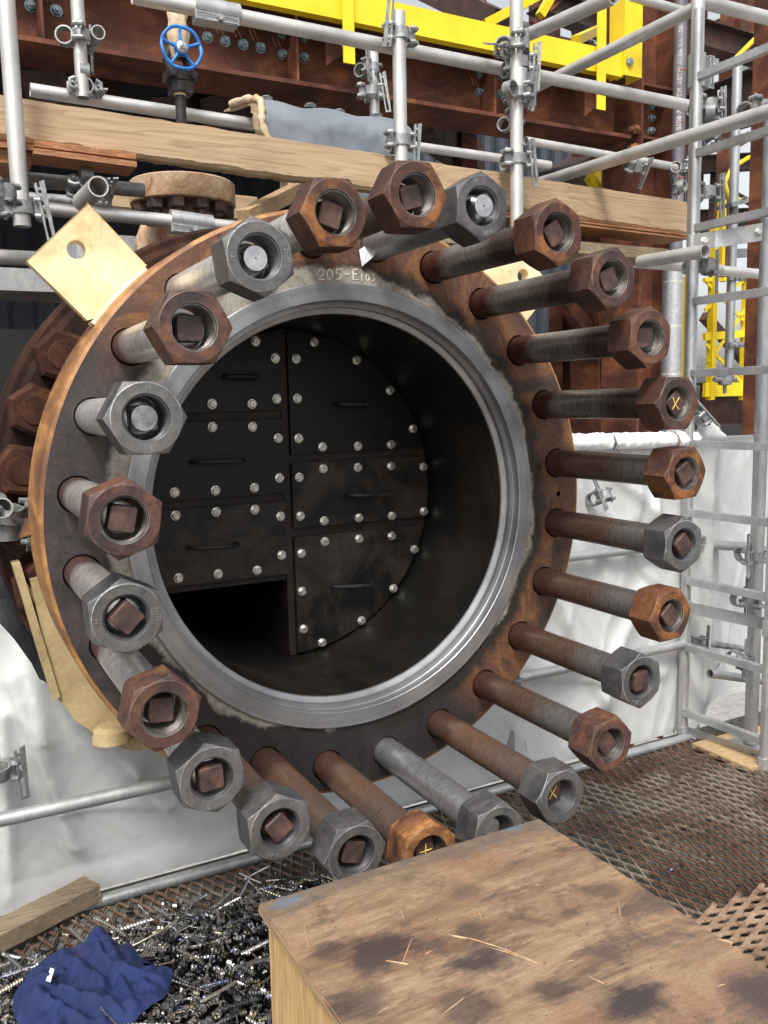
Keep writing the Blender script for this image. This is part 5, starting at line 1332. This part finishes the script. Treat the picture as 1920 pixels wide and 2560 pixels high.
for i in (.47, .86):
    p = tp0.lerp(tp1, i); bm = NB()
    for s in (-.003, .003): path(bm, [p + V((s + .004 * math.sin(k), .0295 * math.cos(k * PI / 6), .0295 * math.sin(k * PI / 6))) for k in range(12)], .0013, 5, closed=True)
    path(bm, [p + V((0, -.03, 0)), p + V((.006, -.036, -.015)), p + V((-.004, -.034, -.03)), p + V((.008, -.036, -.04))], .0013, 5)
    path(bm, [p + V((0, -.03, -.005)), p + V((-.01, -.036, -.02)), p + V((-.014, -.034, -.034))], .0013, 5)
    solo('tie_wire', bm, rust_p, 'rusty wire tie on the rolled sheet edge, ' + ('left one' if i < .6 else 'right one next to the ladder'), 'wire tie', 'wire ties on the rolled sheet', smooth=60)

# ------------------------------------------------------------------ expanded metal floor
def expanded(name, x0, x1, y0, y1, W, L, z, w, h, mat, label, swap=False, sag=0, rise=.0, skip=None):
    bm = NB(); nx_, ny_ = int((x1 - x0) / W), int((y1 - y0) / L * 2)
    def seg(p, q, bow):
        m0 = p.lerp(q, .28) + bow * .5; m1 = p.lerp(q, .72) + bow * .5
        prev = None
        pts = [p, m0, m1, q]
        for k in range(4):
            d = (pts[min(3, k + 1)] - pts[max(0, k - 1)]).normalized(); s = V((-d.y, d.x, 0)) * w / 2
            c = pts[k]; wz = h
            cur = [bm.verts.new(c - s), bm.verts.new(c + s), bm.verts.new(c + s * 1.0 + V((0, 0, wz))), bm.verts.new(c - s + V((0, 0, wz)))]
            if prev: bridge(bm, prev, cur)
            prev = cur
    rr = random.Random(11)
    for j in range(ny_ + 1):
        for i in range(nx_ + 1):
            ox = (j % 2) * .5
            for sx in (-1, 1):
                a = V(((i + ox) * W, j * L / 2, 0)); b = V(((i + ox + .5 * sx) * W, (j + 1) * L / 2, 0))
                bow = V((-sx * W * .16, 0, rise))
                if swap: a, b, bow = V((a.y, a.x, 0)), V((b.y, b.x, 0)), V((bow.y, bow.x, rise))
                def lift(p):
                    X, Y_ = x0 + p.x, y0 + p.y
                    return V((X, Y_, z + sag * fbm(X * 2, Y_ * 2, 1)))
                A_, B_ = lift(a), lift(b)
                if A_.x > x1 + .02 or A_.y > y1 + .001 or B_.y > y1 + L * .5 or A_.x < x0 - .01: continue
                if skip and skip(A_): continue
                seg(A_, B_, bow)
    return solo(name, bm, mat, label, 'expanded mesh', 'expanded metal sheets on the deck', smooth=None)
expanded('expanded_metal_sheet', .22, 2.3, -.62, .50, .038, .098, FZ + .002, .0040, .0062, M_mesh, 'rusty expanded metal sheet covering the deck right of the plywood box', sag=.006, rise=.002)
expanded('expanded_metal_sheet', -.75, .24, -.55, .47, .034, .078, FZ + .001, .0034, .0065, M_mesh, 'rusty expanded metal sheet half buried under the swarf at the left', sag=.004, rise=.002)
p = at(1740, 2275, Z=FZ + .03)
expanded('expanded_metal_sheet', p.x - .12, p.x + 1.0, p.y - .9, p.y - .005, .032, .092, FZ + .028, .0135, .004, M_mesh2, 'thick tan expanded metal sheet lying on top at the lower right', swap=True, sag=.004, rise=.0)
# litter under the mesh
bm = grid_sheet(lambda i, j: at(1628 + 62 * i, 2212 - 42 * i + 8 * (j - .5) * 2, Z=FZ - .006) + V((0, .02 * (j - .5), .004 + .004 * math.sin(i * 19) * math.sin(j * 7))), 24, 8)
t = NT('label_paper'); sv = t.n.new('ShaderNodeTexVoronoi'); sv.inputs['Scale'].default_value = 60; t.link(t.co, sv.inputs['Vector'])
lm = t.out(t.ramp(sv.outputs['Distance'], [(.3, (.6, .62, .66)), (.42, (.04, .07, .22))], 'CONSTANT'), .4, 0)
solo('crumpled_wrapper', bm, lm, 'white and blue crumpled wrapper under the mesh beside the box', 'wrapper', smooth=60)

# ------------------------------------------------------------------ plywood box
BZ = -.55
fl, fr_ = at(643, 2257, Z=BZ), at(1349, 2045, Z=BZ)
bx0, bxe, by1 = fl.x, fr_.x, (fl.y + fr_.y) / 2
bxr = empty('plywood_box', ((bx0 + bxe) / 2, by1 - .27, FZ + .01), 'large stained plywood box in the foreground with oily top', 'box')
bm = NB(); box(bm, (bx0, by1 - 1.2, BZ - .018), (bxe, by1, BZ)); 
es = [e for e in bm.edges]; bmesh.ops.bevel(bm, geom=es, offset=.003, segments=2, affect='EDGES')
tpn = NB(); bmesh.ops.delete(bm, geom=[f for f in bm.faces if f.calc_center_median().z < BZ - .0005 and False], context='FACES'); tpn.free()
for f in bm.faces:
    if f.normal.z < .5: f.material_index = 1
o = obj('top_panel', bm, [M_boxtop, M_boxedge], bxr, 30)
for n_, lo, hi in (('side_panel', (bx0 + .012, by1 - 1.18, FZ + .01), (bx0 + .027, by1 - .014, BZ - .0185)), ('side_panel', (bxe - .027, by1 - 1.18, FZ + .01), (bxe - .012, by1 - .014, BZ - .0185)),
                   ('end_panel', (bx0 + .0275, by1 - .03, FZ + .01), (bxe - .0275, by1 - .015, BZ - .0185)), ('end_panel', (bx0 + .0275, by1 - 1.18, FZ + .01), (bxe - .0275, by1 - 1.165, BZ - .0185))):
    bm = NB(); box(bm, lo, hi); obj(n_, bm, M_boxside, bxr, 20)
bm = NB(); c0 = V(bxr.location); rr = random.Random(4)                      # scratches and splinters
scr = metal3('raw_scratch', (.4, .25, .13), (.47, .3, .17), (.52, .36, .22), 40, (.7, .9), 0, .1)
def scratch(u0, v0, u1, v1, w=.0008, bend=0):
    a, b = at(u0, v0, Z=BZ), at(u1, v1, Z=BZ); m_ = (a + b) / 2 + V((0, bend, 0))
    pts = [a * (1 - t) ** 2 + m_ * 2 * t * (1 - t) + b * t * t for t in [k / 8 for k in range(9)]]
    path(bm, [q + V((0, 0, .0004)) for q in pts], [w * (.3 + .9 * math.sin(PI * (k + .5) / 9.5)) for k in range(9)], 4)
for s in ((1120, 2337, 1355, 2412, .0007, .03), (1225, 2370, 1345, 2410, .0006, .01), (1030, 2345, 1005, 2410, .0006, 0), (965, 2402, 1022, 2412, .0011, 0), (1545, 2252, 1552, 2300, .0007, 0), (1795, 2348, 1832, 2358, .0012, 0),
          (1108, 2535, 1160, 2495, .0007, 0), (1195, 2275, 1205, 2300, .0007, 0), (1470, 2440, 1510, 2460, .0008, 0), (760, 2310, 772, 2375, .0006, .0), (1000, 2270, 1010, 2300, .0005, 0), (1130, 2340, 1165, 2347, .0012, 0)): scratch(*s)
for k in range(9):
    u, v = rr.uniform(700, 1900), rr.uniform(2080, 2560); p = at(u, v, Z=BZ)
    if not (bx0 + .02 < p.x < bxe - .02 and p.y < by1 - .02): continue
    d = V((rr.uniform(.003, .018), rr.uniform(-.004, .004), 0)); path(bm, [p - d * .5 + V((0, 0, .0003)), p + V((0, 0, .0006)), p + d * .5 + V((0, 0, .0003))], [.0003, .0007, .0003], 4)
obj('scratches', bm, scr, bxr, 60)

# ------------------------------------------------------------------ timber block at the lower left
a, b = at(229, 2203, Z=-1.035), at(-80, 2357, Z=-1.035)
bm = NB(); bar(bm, a - V((0, 0, .022)), b - V((0, 0, .022)), .075, .050)
bmesh.ops.subdivide_edges(bm, edges=bm.edges[:], cuts=6, use_grid_fill=True)
for v in bm.verts: v.co += V((0, 0, .0015 * fbm(v.co.x * 40, v.co.y * 40, v.co.z * 40)))
bevel(bm, .0025, 1, 60)
solo('timber_block', bm, M_block, 'weathered square timber lying on the swarf at the lower left', 'timber', smooth=20)

# ------------------------------------------------------------------ swarf
SX0, SX1, SY0, SY1 = -.98, .2, -.35, .46
def heap(x, y):
    """pile height above the deck"""
    e = min(1, max(0, (.37 + .03 * x - y + .07 * fbm(x * 5, y * 5, 3)) / .16))
    e2 = min(1, max(0, (.16 - x) / .2)) if x > -.04 else 1
    return (.012 + .042 * e) * e2 * (1 + .35 * fbm(x * 7, y * 7, 8)) * (1 if e > 0 else 0)
RAGP = [(p.x, p.y) for p in (at(u, v, Z=FZ + .05) for u, v in ((243, 2318), (275, 2358), (345, 2398), (367, 2430), (430, 2434), (420, 2500), (340, 2575), (250, 2660), (60, 2660), (35, 2560), (50, 2470), (145, 2415), (205, 2395)))]
def in_rag(x, y):
    i = False; j = len(RAGP) - 1
    for k in range(len(RAGP)):
        if (RAGP[k][1] > y) != (RAGP[j][1] > y) and x < (RAGP[j][0] - RAGP[k][0]) * (y - RAGP[k][1]) / (RAGP[j][1] - RAGP[k][1]) + RAGP[k][0]: i = not i
        j = k
    return i
rr = random.Random(21)
verts, faces, tints = [], [], []
def ribbon(p, ax, R, pitch, width, turns, seg, tint):
    ax = ax.normalized(); x, y = frame(ax); n = int(turns * seg); base = len(verts); curve = rr.uniform(-3, 3) if turns > 6 else 0
    ph = rr.random() * 6.28; pos = V(p); d = V(ax)
    for k in range(n + 1):
        a = 2 * PI * k / seg + ph
        Rk = R * (1 + .12 * math.sin(k * .21 + ph))
        c = x * (math.cos(a) * Rk) + y * (math.sin(a) * Rk)
        verts.append(pos + c - d * (width / 2)); verts.append(pos + c * .97 + d * (width / 2))
        pos = pos + d * (pitch / seg)
        if curve:
            q = Matrix.Rotation(curve * pitch / seg, 3, y); d = q @ d; x = q @ x
        if k < n: faces.append((base + 2 * k, base + 2 * k + 1, base + 2 * k + 3, base + 2 * k + 2)); tints.append(min(1, max(0, tint + rr.uniform(-.03, .03))))
N = 0
while N < 4200:
    x, y = rr.uniform(SX0, SX1), rr.uniform(SY0, SY1); hgt = heap(x, y)
    if hgt < .012:
        if rr.random() > .10 or y > .45: continue
        hgt = .006
    if in_rag(x, y): N += 1; continue
    N += 1
    k = rr.random(); tint = rr.random() ** .9
    z = FZ + hgt * rr.uniform(.55, 1.15) + .003
    an = rr.uniform(0, 6.28); ax = V((math.cos(an), math.sin(an), rr.uniform(-.35, .35)))
    if k < .86: ribbon((x, y, z), ax, rr.uniform(.004, .0095), rr.uniform(.005, .010), rr.uniform(.0035, .0065), rr.uniform(.6, 2.4), 10, tint)
    elif k < .965: ribbon((x, y, z + .004), ax, rr.uniform(.0035, .0065), rr.uniform(.0055, .0085), rr.uniform(.0032, .005), rr.uniform(6, 15), 10, tint)
    else: ribbon((x, y, z + .008), ax, rr.uniform(.0016, .0028), rr.uniform(.005, .008), rr.uniform(.003, .0045), rr.uniform(9, 20), 7, rr.choice((.62, .7, 1.0, 1.0)))
base = len(verts); gx, gy = 70, 60                        # packed fines underneath, black to hold the shade between curls
for i in range(gx + 1):
    for j in range(gy + 1):
        x = SX0 + (SX1 - SX0) * i / gx; y = SY0 + (SY1 + .1 - SY0) * j / gy; hh = heap(x, y)
        verts.append(V((x, y, FZ - .012 + (hh * .8 + .004 * fbm(x * 60, y * 60, 1) if hh > .008 else -.02))))
for i in range(gx):
    for j in range(gy):
        a = base + i * (gy + 1) + j; faces.append((a, a + gy + 1, a + gy + 2, a + 1)); tints.append(.0)
me = bpy.data.meshes.new('swarf'); me.from_pydata([tuple(v) for v in verts], [], faces); me.materials.append(M_swarf)
at_ = me.attributes.new('tint', 'FLOAT', 'FACE'); at_.data.foreach_set('value', tints)
so = bpy.data.objects.new('metal_swarf', me); C.objects.link(so)
tag(so, 'heap of curled shiny steel swarf spilling over the mesh floor', 'swarf', kind='stuff')

# ------------------------------------------------------------------ blue rag
RZ = FZ + .05
rag = [(243, 2313), (262, 2315), (268, 2330), (280, 2358), (320, 2372), (345, 2398), (367, 2430), (432, 2432), (433, 2455), (424, 2500), (410, 2530), (376, 2545), (340, 2575), (250, 2640), (120, 2640), (45, 2600), (30, 2540), (45, 2480), (60, 2458), (72, 2438), (118, 2418), (145, 2412), (205, 2395), (205, 2370), (222, 2325)]
poly = [V((p.x, p.y)) for p in (at(u, v, Z=RZ) for u, v in rag)]
for _ in range(1): poly = [q for k in range(len(poly)) for q in (poly[k].lerp(poly[(k + 1) % len(poly)], .25), poly[k].lerp(poly[(k + 1) % len(poly)], .75))]
poly = [(p.x, p.y) for p in poly]
rc = V((sum(p[0] for p in poly) / len(poly), sum(p[1] for p in poly) / len(poly)))
RC = []
for (u0, v0, u1, v1, w, h_) in ((250, 2320, 290, 2440, .012, .022), (268, 2335, 285, 2470, .010, .014), (290, 2460, 425, 2480, .012, .018), (205, 2400, 290, 2460, .012, .016), (140, 2425, 260, 2500, .014, .018), (60, 2500, 240, 2540, .012, .02), (300, 2470, 340, 2560, .012, .018),
                                (120, 2460, 60, 2560, .012, .014), (340, 2440, 300, 2480, .01, .012), (230, 2480, 300, 2570, .012, .016), (90, 2440, 160, 2470, .01, .012), (380, 2440, 350, 2530, .012, .012), (215, 2360, 262, 2375, .008, .012), (100, 2540, 230, 2590, .012, .016)):
    a, b = at(u0, v0, Z=RZ), at(u1, v1, Z=RZ); RC.append((a.x, a.y, b.x, b.y, w, h_))
def fnG(x, y):
    d = 1e9
    for k in range(len(poly)):
        a, b = V(poly[k]), V(poly[(k + 1) % len(poly)]); e = b - a; t = max(0, min(1, (V((x, y)) - a).dot(e) / e.length_squared)); d = min(d, (V((x, y)) - a - e * t).length)
    e = 1 - math.exp(-d / .018)
    wx, wy = x + .03 * fbm(x * 9, y * 9, 11, 2), y + .03 * fbm(x * 9, y * 9, 21, 2)
    bil = abs(fbm(wx * 9, wy * 6, 4, 2)); b2 = abs(fbm(wx * 20, wy * 15, 9, 2))
    sm = 0
    for (ax_, ay_, bx_, by_, w_, h_) in RC:
        dd = V((bx_ - ax_, by_ - ay_)); t_ = max(0, min(1, ((x - ax_) * dd.x + (y - ay_) * dd.y) / dd.length_squared))
        r_ = math.hypot(x - ax_ - dd.x * t_, y - ay_ - dd.y * t_); sm = max(sm, h_ * math.exp(-(r_ / w_) ** 2))
    z = FZ + max(heap(x, y), .03) + .014 + .008 * e + e * (1.0 * sm + .010 * bil + .016 * ridges(x, y, .6, 3.5, 9, 31) + .013 * ridges(x, y, 2.1, 4, 11, 35) + .006 * ridges(x, y, 1.4, 9, 20, 38)) + .0012 * fbm(x * 60, y * 55, 6, 2)
    return V((x, y, z))
bm = cdt_sheet(poly, .0042, fnG, .25)
bmesh.ops.smooth_vert(bm, verts=bm.verts, factor=.5, use_axis_x=True, use_axis_y=True, use_axis_z=True); bmesh.ops.solidify(bm, geom=bm.faces[:], thickness=.0012)
xs = [v.co for v in bm.verts]
rg = empty('blue_rag', (rc.x, rc.y, FZ + .03), 'crumpled blue cloth rag lying on the swarf at the lower left', 'rag')
obj('cloth', bm, M_cloth, rg, 80)
q = [at(u, v, Z=RZ + .012) for u, v in ((120, 2516), (131, 2483), (141, 2487), (131, 2521))]
bm = NB(); prism(bm, [V((p.x, p.y, max(fnG(r.x + dx_, r.y + dy_).z for r in q for dx_ in (-.008, 0, .008) for dy_ in (-.008, 0, .008)) + .003)) for p in q], (0, 0, .001)); obj('white_tag', bm, whitepaint, rg)
